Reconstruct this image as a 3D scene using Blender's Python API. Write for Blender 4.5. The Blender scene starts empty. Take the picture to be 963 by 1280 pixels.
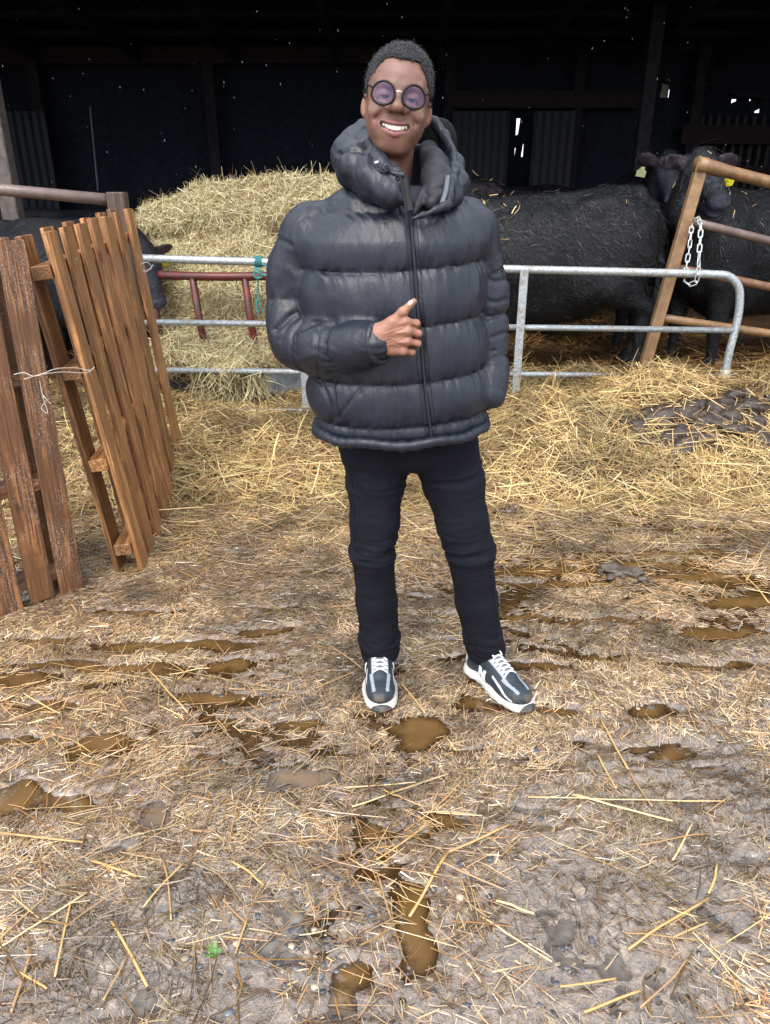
import bpy, math, random
import numpy as np
from mathutils import Vector, Matrix
from mathutils.bvhtree import BVHTree

# ------------------------------------------------------------------ camera, sky, sun, exposure
sc = bpy.context.scene
COL = sc.collection
CAM_H = 1.5
PITCH = math.radians(23.7)
cam_d = bpy.data.cameras.new('camera')
cam_d.sensor_fit = 'VERTICAL'
cam_d.sensor_height = 36.0
cam_d.lens = 26.0
cam_d.clip_start = 0.05
cam_d.clip_end = 500
cam = bpy.data.objects.new('camera', cam_d)
COL.objects.link(cam)
cam.location = (0, 0, CAM_H)
cam.rotation_euler = (math.radians(90) - PITCH, 0, 0)
sc.camera = cam

w = bpy.data.worlds.new('World')
sc.world = w
w.use_nodes = True
wn, wl = w.node_tree.nodes, w.node_tree.links
bg = wn['Background']
sky = wn.new('ShaderNodeTexSky')
sky.sky_type = 'NISHITA'
sky.sun_disc = False
sky.sun_elevation = math.radians(52)
sky.sun_rotation = math.radians(200)
sky.air_density = 1.0
sky.dust_density = 7.0
sky.ozone_density = 1.0
hs = wn.new('ShaderNodeHueSaturation')          # cloud cover takes most of the blue out of the sky
hs.inputs['Saturation'].default_value = 0.38
wl.new(sky.outputs[0], hs.inputs['Color'])
cl_ = wn.new('ShaderNodeMix'); cl_.data_type = 'RGBA'      # even cloud layer over the clear sky
cl_.inputs[0].default_value = 0.58
cl_.inputs[7].default_value = (5.3, 5.6, 6.1, 1)
wl.new(hs.outputs[0], cl_.inputs[6])
wl.new(cl_.outputs[2], bg.inputs['Color'])
bg.inputs['Strength'].default_value = 0.15

sun_d = bpy.data.lights.new('sun', 'SUN')
sun_d.energy = 0.5
sun_d.angle = math.radians(35)
sun_d.color = (1.0, 0.97, 0.93)
sun = bpy.data.objects.new('sun', sun_d)
COL.objects.link(sun)
_az, _el = math.radians(200), math.radians(52)
sdir = Vector((math.sin(_az) * math.cos(_el), math.cos(_az) * math.cos(_el), math.sin(_el)))
sun.rotation_euler = sdir.to_track_quat('Z', 'Y').to_euler()

sc.view_settings.view_transform = 'Standard'
sc.view_settings.look = 'None'
sc.view_settings.exposure = 1.66
sc.view_settings.gamma = 1.0
sc.cycles.max_bounces = 6
sc.cycles.diffuse_bounces = 3
sc.cycles.glossy_bounces = 3
sc.cycles.transparent_max_bounces = 8
sc.cycles.caustics_reflective = False
sc.cycles.caustics_refractive = False

rng = np.random.default_rng(7)
random.seed(7)

# ------------------------------------------------------------------ helpers
F_PX = 1280 * 26.0 / 36.0
SP, CP = math.sin(PITCH), math.cos(PITCH)

def ray(px, py):
    u = (px - 481.5) / F_PX
    v = (640 - py) / F_PX
    return (u, CP + v * SP, -SP + v * CP)

def P(px, py, Y):
    """world point at distance Y in front of the camera that is seen at that spot of the photograph"""
    dx, dy, dz = ray(px, py)
    t = Y / dy
    return np.array((dx * t, Y, CAM_H + dz * t))

def PZ(px, py, z=0.0):
    dx, dy, dz = ray(px, py)
    t = (z - CAM_H) / dz
    return np.array((dx * t, dy * t, z))

def proj(p):
    x, y, z = p[0], p[1], p[2] - CAM_H
    d = y * CP - z * SP
    return 481.5 + F_PX * x / d, 640 - F_PX * (y * SP + z * CP) / d

def empty(name, loc=(0, 0, 0), label=None, cat=None, group=None, parent=None, rot=None):
    o = bpy.data.objects.new(name, None)
    o.empty_display_size = 0.1
    o.location = loc
    if rot is not None: o.rotation_euler = rot
    COL.objects.link(o)
    if parent: o.parent = parent
    tag(o, label, cat, group)
    return o

def tag(o, label=None, cat=None, group=None, kind=None):
    if label: o['label'] = label
    if cat: o['category'] = cat
    if group: o['group'] = group
    if kind: o['kind'] = kind
    return o

def rmesh(name, V, F, mat=None, parent=None, smooth=True, colors=None, attrs=None):
    """V (n,3), F (m,3|4) arrays or list of such arrays -> mesh object"""
    V = np.asarray(V, dtype=np.float32)
    Fs = F if isinstance(F, list) and len(F) and isinstance(F[0], np.ndarray) else [np.asarray(F)]
    me = bpy.data.meshes.new(name)
    loops = np.concatenate([f.reshape(-1) for f in Fs]).astype(np.int32)
    tot = np.concatenate([np.full(len(f), f.shape[1], np.int32) for f in Fs])
    start = np.concatenate([[0], np.cumsum(tot)[:-1]]).astype(np.int32)
    me.vertices.add(len(V)); me.vertices.foreach_set('co', V.reshape(-1))
    me.loops.add(len(loops)); me.loops.foreach_set('vertex_index', loops)
    me.polygons.add(len(tot)); me.polygons.foreach_set('loop_start', start)
    me.polygons.foreach_set('loop_total', tot)
    me.polygons.foreach_set('use_smooth', np.full(len(tot), smooth, bool))
    if colors is not None:
        ca = me.color_attributes.new('col', 'FLOAT_COLOR', 'POINT')
        c = np.ones((len(V), 4), np.float32); c[:, :3] = colors
        ca.data.foreach_set('color', c.reshape(-1))
    if attrs:
        for k, a in attrs.items():
            at = me.attributes.new(k, 'FLOAT', 'POINT')
            at.data.foreach_set('value', np.asarray(a, np.float32))
    me.update(calc_edges=True)
    me.validate()
    if mat: me.materials.append(mat)
    o = bpy.data.objects.new(name, me)
    COL.objects.link(o)
    if parent: o.parent = parent
    return o

def dup(o, parent=None):
    c = o.copy(); COL.objects.link(c)
    if parent is not None: c.parent = parent
    return c

class MB:
    """collects boxes and tubes, builds ONE mesh"""
    def __init__(s): s.V, s.F3, s.F4, s.n = [], [], [], 0
    def _add(s, V, F4=None, F3=None):
        V = np.asarray(V, float)
        if F4 is not None and len(F4): s.F4.append(np.asarray(F4) + s.n)
        if F3 is not None and len(F3): s.F3.append(np.asarray(F3) + s.n)
        s.V.append(V); s.n += len(V); return s
    def box(s, c, size, R=None, bev=0.0, jit=0.0):
        hx, hy, hz = [q / 2 for q in size]
        b = min(bev, hx * .49, hy * .49, hz * .49)
        if b <= 0:
            V = np.array([(x, y, z) for x in (-hx, hx) for y in (-hy, hy) for z in (-hz, hz)])
            F = [(0, 1, 3, 2), (4, 6, 7, 5), (0, 4, 5, 1), (2, 3, 7, 6), (0, 2, 6, 4), (1, 5, 7, 3)]
            T = []
        else:
            V, idx = [], {}
            for sx in (-1, 1):
                for sy in (-1, 1):
                    for sz in (-1, 1):
                        for a in range(3):
                            p = [sx * hx, sy * hy, sz * hz]
                            for q in range(3):
                                if q != a: p[q] -= (sx, sy, sz)[q] * b
                            idx[(sx, sy, sz, a)] = len(V); V.append(p)
            V = np.array(V); F = []; T = []
            def orient(f):
                q = V[list(f)]; nrm = np.cross(q[1] - q[0], q[2] - q[0])
                return f if np.dot(nrm, q.mean(0)) > 0 else tuple(reversed(f))
            for a in range(3):
                o1, o2 = [q for q in range(3) if q != a]
                for sg in (-1, 1):
                    f = []
                    for (u, v) in ((-1, -1), (1, -1), (1, 1), (-1, 1)):
                        k = [0, 0, 0]; k[a] = sg; k[o1] = u; k[o2] = v
                        f.append(idx[(k[0], k[1], k[2], a)])
                    F.append(orient(tuple(f)))
                for u in (-1, 1):
                    for v in (-1, 1):
                        k0 = [0, 0, 0]; k0[o1] = u; k0[o2] = v
                        ka = list(k0); ka[a] = -1; kb = list(k0); kb[a] = 1
                        F.append(orient((idx[(*ka, o1)], idx[(*kb, o1)], idx[(*kb, o2)], idx[(*ka, o2)])))
            for sx in (-1, 1):
                for sy in (-1, 1):
                    for sz in (-1, 1):
                        T.append(orient(tuple(idx[(sx, sy, sz, a)] for a in range(3))))
        if jit: V = V + rng.normal(0, jit, V.shape)
        if R is not None: V = V @ np.asarray(R).T
        return s._add(V + np.asarray(c), F, T)
    def tube(s, pts, r, n=10, caps=True, flat=1.0, closed=False):
        pts = np.asarray(pts, float); m = len(pts)
        r = np.full(m, r, float) if np.isscalar(r) else np.asarray(r, float)
        if closed: t = np.roll(pts, -1, 0) - np.roll(pts, 1, 0)
        else: t = np.gradient(pts, axis=0)
        t /= np.linalg.norm(t, axis=1)[:, None] + 1e-12
        up = np.array((0, 0, 1.)) if abs(t[0][2]) < .9 else np.array((0, 1., 0))
        a = np.cross(t[0], up); a /= np.linalg.norm(a)
        V = []
        ang = np.linspace(0, 2 * np.pi, n, endpoint=False)
        for i in range(m):
            a = a - t[i] * np.dot(a, t[i]); a /= np.linalg.norm(a) + 1e-12
            b = np.cross(t[i], a)
            V.append(pts[i] + r[i] * (np.cos(ang)[:, None] * a + flat * np.sin(ang)[:, None] * b))
        V = np.concatenate(V)
        F = []
        for i in range(m if closed else m - 1):
            j = (i + 1) % m
            for k in range(n):
                k2 = (k + 1) % n
                F.append((i * n + k, i * n + k2, j * n + k2, j * n + k))
        T = []
        if caps and not closed:
            V = np.vstack([V, pts[0], pts[-1]]); c0 = m * n; c1 = c0 + 1
            for k in range(n):
                k2 = (k + 1) % n
                T.append((c0, k2, k)); T.append((c1, (m - 1) * n + k, (m - 1) * n + k2))
        return s._add(V, F, T)
    def data(s):
        V = np.concatenate(s.V); Fs = []
        if s.F4: Fs.append(np.concatenate(s.F4))
        if s.F3: Fs.append(np.concatenate(s.F3))
        return V, Fs
    def build(s, name, mat=None, parent=None, smooth=False, colors=None):
        V, Fs = s.data()
        return rmesh(name, V, Fs, mat, parent, smooth, colors)

def rot_to(d, up=(0, 0, 1)):
    """matrix whose columns are x=side, y=d, z=up-ish"""
    d = np.asarray(d, float); d = d / np.linalg.norm(d)
    x = np.cross(d, up); x /= np.linalg.norm(x)
    z = np.cross(x, d)
    return np.stack([x, d, z], 1)

def rotm(rx=0, ry=0, rz=0):
    from mathutils import Euler
    return np.array(Euler((math.radians(rx), math.radians(ry), math.radians(rz))).to_matrix())

def spline(pts, n):
    """Catmull-Rom through pts -> n points"""
    p = np.asarray(pts, float)
    q = np.vstack([2 * p[0] - p[1], p, 2 * p[-1] - p[-2]])
    u = np.linspace(0, len(p) - 1 - 1e-6, n); i = u.astype(int); t = (u - i)[:, None]
    a, b, c, d = q[i], q[i + 1], q[i + 2], q[i + 3]
    return .5 * (2 * b + (c - a) * t + (2 * a - 5 * b + 4 * c - d) * t * t + (3 * b - a - 3 * c + d) * t ** 3)

# ---- numpy noise
def _hash(ix, iy, iz, s):
    h = (ix.astype(np.int64) * 374761393 + iy.astype(np.int64) * 668265263 + iz.astype(np.int64) * 2147483647 + s * 974711) & 0xFFFFFFFF
    h = ((h ^ (h >> 13)) * 1274126177) & 0xFFFFFFFF
    h = ((h ^ (h >> 16)) * 2246822519) & 0xFFFFFFFF
    return ((h ^ (h >> 15)) & 0xFFFF).astype(np.float32) / 32767.5 - 1
def noise(p, s=0):
    p = np.asarray(p, np.float32)
    i = np.floor(p).astype(np.int64); f = p - i; f = f * f * (3 - 2 * f)
    r = 0
    for dx in (0, 1):
        wx = f[..., 0] if dx else 1 - f[..., 0]
        for dy in (0, 1):
            wy = f[..., 1] if dy else 1 - f[..., 1]
            for dz in (0, 1):
                wz = f[..., 2] if dz else 1 - f[..., 2]
                r = r + wx * wy * wz * _hash(i[..., 0] + dx, i[..., 1] + dy, i[..., 2] + dz, s)
    return r
def fbm(p, s=0, o=4, g=.5):
    p = np.asarray(p, np.float32); r = 0; a = 1; t = 0
    for k in range(o):
        r = r + a * noise(p * 2.03 ** k + k * 7.3, s + k); t += a; a *= g
    return r / t
def noise2(x, y, s=0, o=4, g=.5):
    return fbm(np.stack([x, y, np.zeros_like(x)], -1), s, o, g)

def sstep(a, b, x):
    t = np.clip((x - a) / (b - a), 0, 1); return t * t * (3 - 2 * t)

# ---- signed distance modelling
class SDF:
    def __init__(s, lo, hi, h):
        s.lo = np.asarray(lo, np.float32); s.h = h
        s.n = np.ceil((np.asarray(hi) - s.lo) / h).astype(int) + 1
        s.ax = [s.lo[i] + h * np.arange(s.n[i], dtype=np.float32) for i in range(3)]
        s.D = np.full(tuple(s.n), .08, np.float32)
    def sub(s, lo, hi):
        i0 = np.clip(np.floor((np.asarray(lo) - s.lo) / s.h).astype(int), 0, s.n)
        i1 = np.clip(np.ceil((np.asarray(hi) - s.lo) / s.h).astype(int) + 1, 0, s.n)
        sl = tuple(slice(a, b) for a, b in zip(i0, i1))
        X = s.ax[0][sl[0]][:, None, None]; Y = s.ax[1][sl[1]][None, :, None]; Z = s.ax[2][sl[2]][None, None, :]
        return sl, X, Y, Z
    def put(s, sl, d, k, op):
        D = s.D[sl]
        if D.size == 0: return
        if op == 'add':
            if k > 0:
                hh = np.maximum(k - np.abs(D - d), 0) / k
                s.D[sl] = np.minimum(D, d) - hh * hh * k * .25
            else: s.D[sl] = np.minimum(D, d)
        else:
            d = -d
            if k > 0:
                hh = np.maximum(k - np.abs(D - d), 0) / k
                s.D[sl] = np.maximum(D, d) + hh * hh * k * .25
            else: s.D[sl] = np.maximum(D, d)
    def ell(s, c, r, R=None, k=.01, op='add'):
        c = np.asarray(c, np.float32); r = np.asarray(r, np.float32)
        m = float(r.max()) + k + .012
        sl, X, Y, Z = s.sub(c - m, c + m)
        x, y, z = X - c[0], Y - c[1], Z - c[2]
        if R is not None:
            R = np.asarray(R, np.float32)
            x, y, z = (x * R[0, 0] + y * R[1, 0] + z * R[2, 0], x * R[0, 1] + y * R[1, 1] + z * R[2, 1], x * R[0, 2] + y * R[1, 2] + z * R[2, 2])
        k0 = np.sqrt((x / r[0]) ** 2 + (y / r[1]) ** 2 + (z / r[2]) ** 2)
        k1 = np.sqrt((x / r[0] ** 2) ** 2 + (y / r[1] ** 2) ** 2 + (z / r[2] ** 2) ** 2) + 1e-9
        s.put(sl, np.where(k0 < 1e-4, -r.min(), k0 * (k0 - 1) / k1), k, op); return s
    def cap(s, a, b, ra, rb=None, k=.01, op='add', sc=(1, 1, 1)):
        """tapered capsule; sc squashes the section along the world axes"""
        rb = ra if rb is None else rb
        a = np.asarray(a, np.float32); b = np.asarray(b, np.float32); q = np.asarray(sc, np.float32)
        m = max(ra, rb) * max(1, q.max()) + k + .012
        sl, X, Y, Z = s.sub(np.minimum(a, b) - m, np.maximum(a, b) + m)
        ab = (b - a); L2 = float((ab * ab).sum()) + 1e-12
        px, py, pz = X - a[0], Y - a[1], Z - a[2]
        t = np.clip((px * ab[0] + py * ab[1] + pz * ab[2]) / L2, 0, 1)
        d = np.sqrt(((px - t * ab[0]) / q[0]) ** 2 + ((py - t * ab[1]) / q[1]) ** 2 + ((pz - t * ab[2]) / q[2]) ** 2)
        s.put(sl, (d - (ra + t * (rb - ra))) * float(q.min()), k, op); return s
    def chain(s, pts, rs, k=.01, op='add', sc=(1, 1, 1)):
        for i in range(len(pts) - 1): s.cap(pts[i], pts[i + 1], rs[i], rs[i + 1], k, op, sc)
        return s
    def box(s, c, half, rad=.004, R=None, k=.005, op='add'):
        c = np.asarray(c, np.float32); hf = np.asarray(half, np.float32) - rad
        m = float(np.linalg.norm(half)) + k + .012
        sl, X, Y, Z = s.sub(c - m, c + m)
        x, y, z = X - c[0], Y - c[1], Z - c[2]
        if R is not None:
            R = np.asarray(R, np.float32)
            x, y, z = (x * R[0, 0] + y * R[1, 0] + z * R[2, 0], x * R[0, 1] + y * R[1, 1] + z * R[2, 1], x * R[0, 2] + y * R[1, 2] + z * R[2, 2])
        qx, qy, qz = np.abs(x) - hf[0], np.abs(y) - hf[1], np.abs(z) - hf[2]
        d = np.sqrt(np.maximum(qx, 0) ** 2 + np.maximum(qy, 0) ** 2 + np.maximum(qz, 0) ** 2) + np.minimum(np.maximum(qx, np.maximum(qy, qz)), 0) - rad
        s.put(sl, d, k, op); return s
    def clip(s, axis, val, keep='above'):
        """flat cut"""
        shp = [1, 1, 1]; shp[axis] = -1
        A = s.ax[axis].reshape(shp)
        s.D = np.maximum(s.D, (val - A) if keep == 'above' else (A - val)); return s
    def mesh(s, smooth=1):
        D = s.D; h = s.h
        D = np.pad(D, 1, constant_values=.05)
        lo = s.lo - h
        ins = D < 0
        c = ins[:-1, :-1, :-1].astype(np.int8)
        for a, b, e in ((1, 0, 0), (0, 1, 0), (0, 0, 1), (1, 1, 0), (1, 0, 1), (0, 1, 1), (1, 1, 1)):
            nx, ny, nz = D.shape
            c = c + ins[a:nx - 1 + a, b:ny - 1 + b, e:nz - 1 + e]
        ci = np.argwhere((c > 0) & (c < 8))
        idx = np.full(c.shape, -1, np.int32); idx[ci[:, 0], ci[:, 1], ci[:, 2]] = np.arange(len(ci))
        acc = np.zeros((len(ci), 3), np.float32); cnt = np.zeros(len(ci), np.float32)
        corners = [(i, j, k) for i in (0, 1) for j in (0, 1) for k in (0, 1)]
        vals = {q: D[ci[:, 0] + q[0], ci[:, 1] + q[1], ci[:, 2] + q[2]] for q in corners}
        for q in corners:
            for a in range(3):
                if q[a] == 0:
                    q2 = list(q); q2[a] = 1; q2 = tuple(q2)
                    v0, v1 = vals[q], vals[q2]
                    m = (v0 < 0) != (v1 < 0)
                    t = np.where(m, v0 / np.where(m, v0 - v1, 1), 0)
                    pt = np.tile(np.array(q, np.float32), (len(ci), 1)); pt[:, a] = t
                    acc[m] += pt[m]; cnt[m] += 1
        V = lo + (ci + acc / cnt[:, None]) * h
        Fq = []
        for a in range(3):
            o1, o2 = (a + 1) % 3, (a + 2) % 3
            sl0 = [slice(1, -1)] * 3; sl1 = [slice(1, -1)] * 3
            sl0[a] = slice(0, -1); sl1[a] = slice(1, None)
            A, B = ins[tuple(sl0)], ins[tuple(sl1)]
            for sg, M in ((0, A & ~B), (1, ~A & B)):
                e = np.argwhere(M)
                if not len(e): continue
                off = np.ones(3, int); off[a] = 0
                e = e + off
                q = []
                for (u, v) in ((-1, -1), (0, -1), (0, 0), (-1, 0)):
                    w_ = e.copy(); w_[:, o1] += u; w_[:, o2] += v
                    q.append(idx[w_[:, 0], w_[:, 1], w_[:, 2]])
                q = np.stack(q, 1)
                Fq.append(q if sg == 0 else q[:, ::-1])
        F = np.concatenate(Fq)
        F = F[(F >= 0).all(1)]
        for _ in range(smooth):
            acc = np.zeros_like(V); cn = np.zeros(len(V), np.float32)
            for i in range(4):
                j = (i + 1) % 4
                for p_, q_ in ((F[:, i], F[:, j]), (F[:, j], F[:, i])):
                    for d_ in range(3): acc[:, d_] += np.bincount(p_, V[q_, d_], len(V))
                    cn += np.bincount(p_, minlength=len(V))
            V = .5 * V + .5 * acc / np.maximum(cn, 1)[:, None]
        return V, F

def vnormals(V, F):
    a = V[F[:, 2]] - V[F[:, 0]]; b = V[F[:, 3]] - V[F[:, 1]] if F.shape[1] == 4 else V[F[:, 1]] - V[F[:, 0]]
    n = np.cross(a, b) if F.shape[1] == 4 else -np.cross(a, b)
    N = np.zeros_like(V)
    for i in range(F.shape[1]):
        for d_ in range(3): N[:, d_] += np.bincount(F[:, i], n[:, d_], len(V))
    return N / (np.linalg.norm(N, axis=1)[:, None] + 1e-12)

def bvh(V, F): return BVHTree.FromPolygons([tuple(map(float, v)) for v in V], [tuple(map(int, f)) for f in F])
def hit_px(tree, px, py):
    d = Vector(ray(px, py)).normalized()
    h = tree.ray_cast(Vector((0, 0, CAM_H)), d)
    return (np.array(h[0]), np.array(h[1])) if h[0] is not None else (None, None)

# ---- ribbons: straw, hay, hair
def ribbons(name, p0, direc, length, width, curl, colors, mat, parent=None, seg=3, nrm=None, tube3=False, kind='stuff'):
    """n bent ribbons starting at p0, running along direc; curl (n,3) is the bend at the far end"""
    n = len(p0)
    direc = direc / (np.linalg.norm(direc, axis=1)[:, None] + 1e-9)
    if nrm is None: nrm = rng.normal(size=(n, 3)) * .5 + (0, 0, 1)
    side = np.cross(direc, nrm); side /= np.linalg.norm(side, axis=1)[:, None] + 1e-9
    upv = np.cross(side, direc)
    t = np.linspace(0, 1, seg + 1)
    V = []; m = 3 if tube3 else 2
    for i, tt in enumerate(t):
        c = p0 + direc * (length * tt)[:, None] + curl * (tt * tt)
        wd = (width * (1 if i < seg else .6) * .5)[:, None]
        if tube3:
            V += [c - side * wd - upv * wd * .5, c + side * wd - upv * wd * .5, c + upv * wd * .6]
        else:
            V += [c - side * wd, c + side * wd]
    V = np.stack(V, 1)                                   # n, m*(seg+1), 3
    K = V.shape[1]
    f = []
    for i in range(seg):
        if tube3:
            for a in range(3):
                b = (a + 1) % 3
                f.append((i * 3 + a, i * 3 + b, i * 3 + 3 + b, i * 3 + 3 + a))
        else: f.append((i * 2, i * 2 + 1, i * 2 + 3, i * 2 + 2))
    F = (np.arange(n)[:, None, None] * K + np.array(f)[None]).reshape(-1, 4)
    C = np.repeat(colors, K, 0)
    o = rmesh(name, V.reshape(-1, 3), F, mat, parent, False, C)
    if kind: o['kind'] = kind
    return o

# ------------------------------------------------------------------ materials
class NT:
    def __init__(s, name):
        s.m = bpy.data.materials.new(name); s.m.use_nodes = True
        s.t = s.m.node_tree; s.b = s.t.nodes['Principled BSDF']; s.out = s.t.nodes['Material Output']
    def n(s, typ, **kw):
        nd = s.t.nodes.new(typ)
        for k, v in kw.items():
            if k.startswith('i_'):
                key = k[2:]; key = int(key) if key.isdigit() else key.replace('_', ' ')
                nd.inputs[key].default_value = v
            else: setattr(nd, k, v)
        return nd
    def l(s, a, b): s.t.links.new(a, b); return s
    def co(s, scale=(1, 1, 1), kind='Object', rot=(0, 0, 0)):
        tc = s.n('ShaderNodeTexCoord'); mp = s.n('ShaderNodeMapping')
        mp.inputs['Scale'].default_value = scale; mp.inputs['Rotation'].default_value = rot
        s.l(tc.outputs[kind], mp.inputs[0]); return mp.outputs[0]
    def noise(s, scale, detail=4, rough=.5, co=None, dist=0):
        nd = s.n('ShaderNodeTexNoise'); nd.inputs['Scale'].default_value = scale
        nd.inputs['Detail'].default_value = detail; nd.inputs['Roughness'].default_value = rough
        nd.inputs['Distortion'].default_value = dist
        s.l(co if co is not None else s.co(), nd.inputs['Vector']); return nd.outputs['Fac']
    def ramp(s, fac, stops, interp='LINEAR'):
        r = s.n('ShaderNodeValToRGB'); r.color_ramp.interpolation = interp
        els = r.color_ramp.elements
        while len(els) < len(stops): els.new(.5)
        for e, (p_, c_) in zip(els, stops):
            e.position = p_; e.color = (*c_, 1) if hasattr(c_, '__len__') else (c_, c_, c_, 1)
        s.l(fac, r.inputs[0]); return r.outputs[0]
    def mix(s, fac, a, b, mode='MIX'):
        m = s.n('ShaderNodeMix', data_type='RGBA', blend_type=mode)
        for v, i in ((fac, 0), (a, 6), (b, 7)):
            if hasattr(v, 'is_linked') or isinstance(v, bpy.types.NodeSocket): s.l(v, m.inputs[i])
            elif i == 0: m.inputs[0].default_value = v
            else: m.inputs[i].default_value = (*v, 1)
        return m.outputs[2]
    def math(s, op, a, b=0.):
        m = s.n('ShaderNodeMath', operation=op)
        for v, i in ((a, 0), (b, 1)):
            if isinstance(v, bpy.types.NodeSocket): s.l(v, m.inputs[i])
            else: m.inputs[i].default_value = v
        return m.outputs[0]
    def bump(s, h, strength=.3, dist=.01, prev=None):
        b = s.n('ShaderNodeBump'); b.inputs['Strength'].default_value = strength; b.inputs['Distance'].default_value = dist
        s.l(h, b.inputs['Height'])
        if prev is not None: s.l(prev, b.inputs['Normal'])
        return b.outputs[0]
    def set(s, **kw):
        for k, v in kw.items():
            key = {'color': 'Base Color', 'rough': 'Roughness', 'metal': 'Metallic', 'spec': 'Specular IOR Level', 'normal': 'Normal',
                   'coat': 'Coat Weight', 'coat_rough': 'Coat Roughness', 'sheen': 'Sheen Weight', 'sheen_rough': 'Sheen Roughness',
                   'sheen_tint': 'Sheen Tint', 'sss': 'Subsurface Weight', 'sss_r': 'Subsurface Radius', 'sss_s': 'Subsurface Scale',
                   'ior': 'IOR', 'trans': 'Transmission Weight', 'alpha': 'Alpha', 'aniso': 'Anisotropic', 'tint': 'Specular Tint'}[k]
            if isinstance(v, bpy.types.NodeSocket): s.l(v, s.b.inputs[key])
            elif hasattr(v, '__len__') and len(v) == 3 and key not in ('Subsurface Radius',): s.b.inputs[key].default_value = (*v, 1)
            else: s.b.inputs[key].default_value = v
        return s.m
def attr(nt, name='col'):
    a = nt.n('ShaderNodeAttribute'); a.attribute_name = name; return a
def m_mud():
    t = NT('wet_mud')
    co = t.co()
    a = attr(t)
    n1 = t.noise(2.2, 6, .6, co); n2 = t.noise(38, 5, .65, co, .6); n3 = t.noise(160, 3, .6, co, .4)
    base = t.ramp(n2, [(.3, (.032, .023, .015)), (.45, (.095, .070, .046)), (.6, (.185, .142, .098)), (.8, (.32, .26, .19))])
    big = t.ramp(n1, [(.35, (.75, .68, .62)), (.65, (1.12, 1.1, 1.08))])
    c = t.mix(1.0, base, big, 'MULTIPLY'); c = t.mix(1.0, c, a.outputs['Color'], 'MULTIPLY')
    r = t.ramp(n3, [(.35, .06), (.7, .24)])
    b1 = t.bump(n2, 1.0, .016); b2 = t.bump(n3, .8, .005, b1)
    t.b.inputs['Coat IOR'].default_value = 1.9
    return t.set(color=c, rough=r, spec=1.0, normal=b2, coat=.85, coat_rough=.09)
def m_water():
    t = NT('muddy_water')
    co = t.co()
    n = t.noise(3.5, 4, .6, co)
    c = t.ramp(n, [(.35, (.085, .042, .012)), (.65, (.16, .085, .028))])
    b = t.bump(t.noise(16, 3, .6, co), .12, .01)
    return t.set(color=c, rough=.04, spec=.5, ior=1.33, normal=b)
def m_strand(name, rough=.5, spec=.4, trans=0.0, gain=1.0):
    t = NT(name)
    a = attr(t); c = a.outputs['Color']
    if gain != 1: c = t.mix(1.0, c, (gain, gain, gain), 'MULTIPLY')
    return t.set(color=c, rough=rough, spec=spec)
def m_straw_bed():
    t = NT('straw_bed')
    co = t.co()
    n = t.noise(60, 5, .7, co, 1.0); n1 = t.noise(3, 4, .6, co)
    c = t.ramp(n, [(.3, (.05, .032, .015)), (.55, (.20, .13, .055)), (.75, (.34, .24, .11))])
    c2 = t.ramp(n1, [(.35, (.6, .55, .5)), (.65, (1.1, 1.05, 1.0))])
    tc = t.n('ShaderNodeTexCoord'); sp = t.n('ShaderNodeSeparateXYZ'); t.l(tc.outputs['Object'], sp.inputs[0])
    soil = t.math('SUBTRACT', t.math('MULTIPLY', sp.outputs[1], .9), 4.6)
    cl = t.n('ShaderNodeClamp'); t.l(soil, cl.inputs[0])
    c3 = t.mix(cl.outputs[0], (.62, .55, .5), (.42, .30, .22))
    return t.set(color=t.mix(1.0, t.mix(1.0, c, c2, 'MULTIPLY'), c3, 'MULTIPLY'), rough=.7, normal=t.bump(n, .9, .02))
def m_hay():
    t = NT('hay_core')
    co = t.co()
    n = t.noise(70, 5, .7, co, 1.5); n1 = t.noise(5, 4, .6, co)
    c = t.ramp(n, [(.3, (.09, .065, .028)), (.55, (.34, .26, .12)), (.75, (.52, .43, .23))])
    c2 = t.ramp(n1, [(.35, (.75, .72, .7)), (.65, (1.08, 1.05, 1.0))])
    return t.set(color=t.mix(1.0, c, c2, 'MULTIPLY'), rough=.8, normal=t.bump(n, 1, .02))
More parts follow.
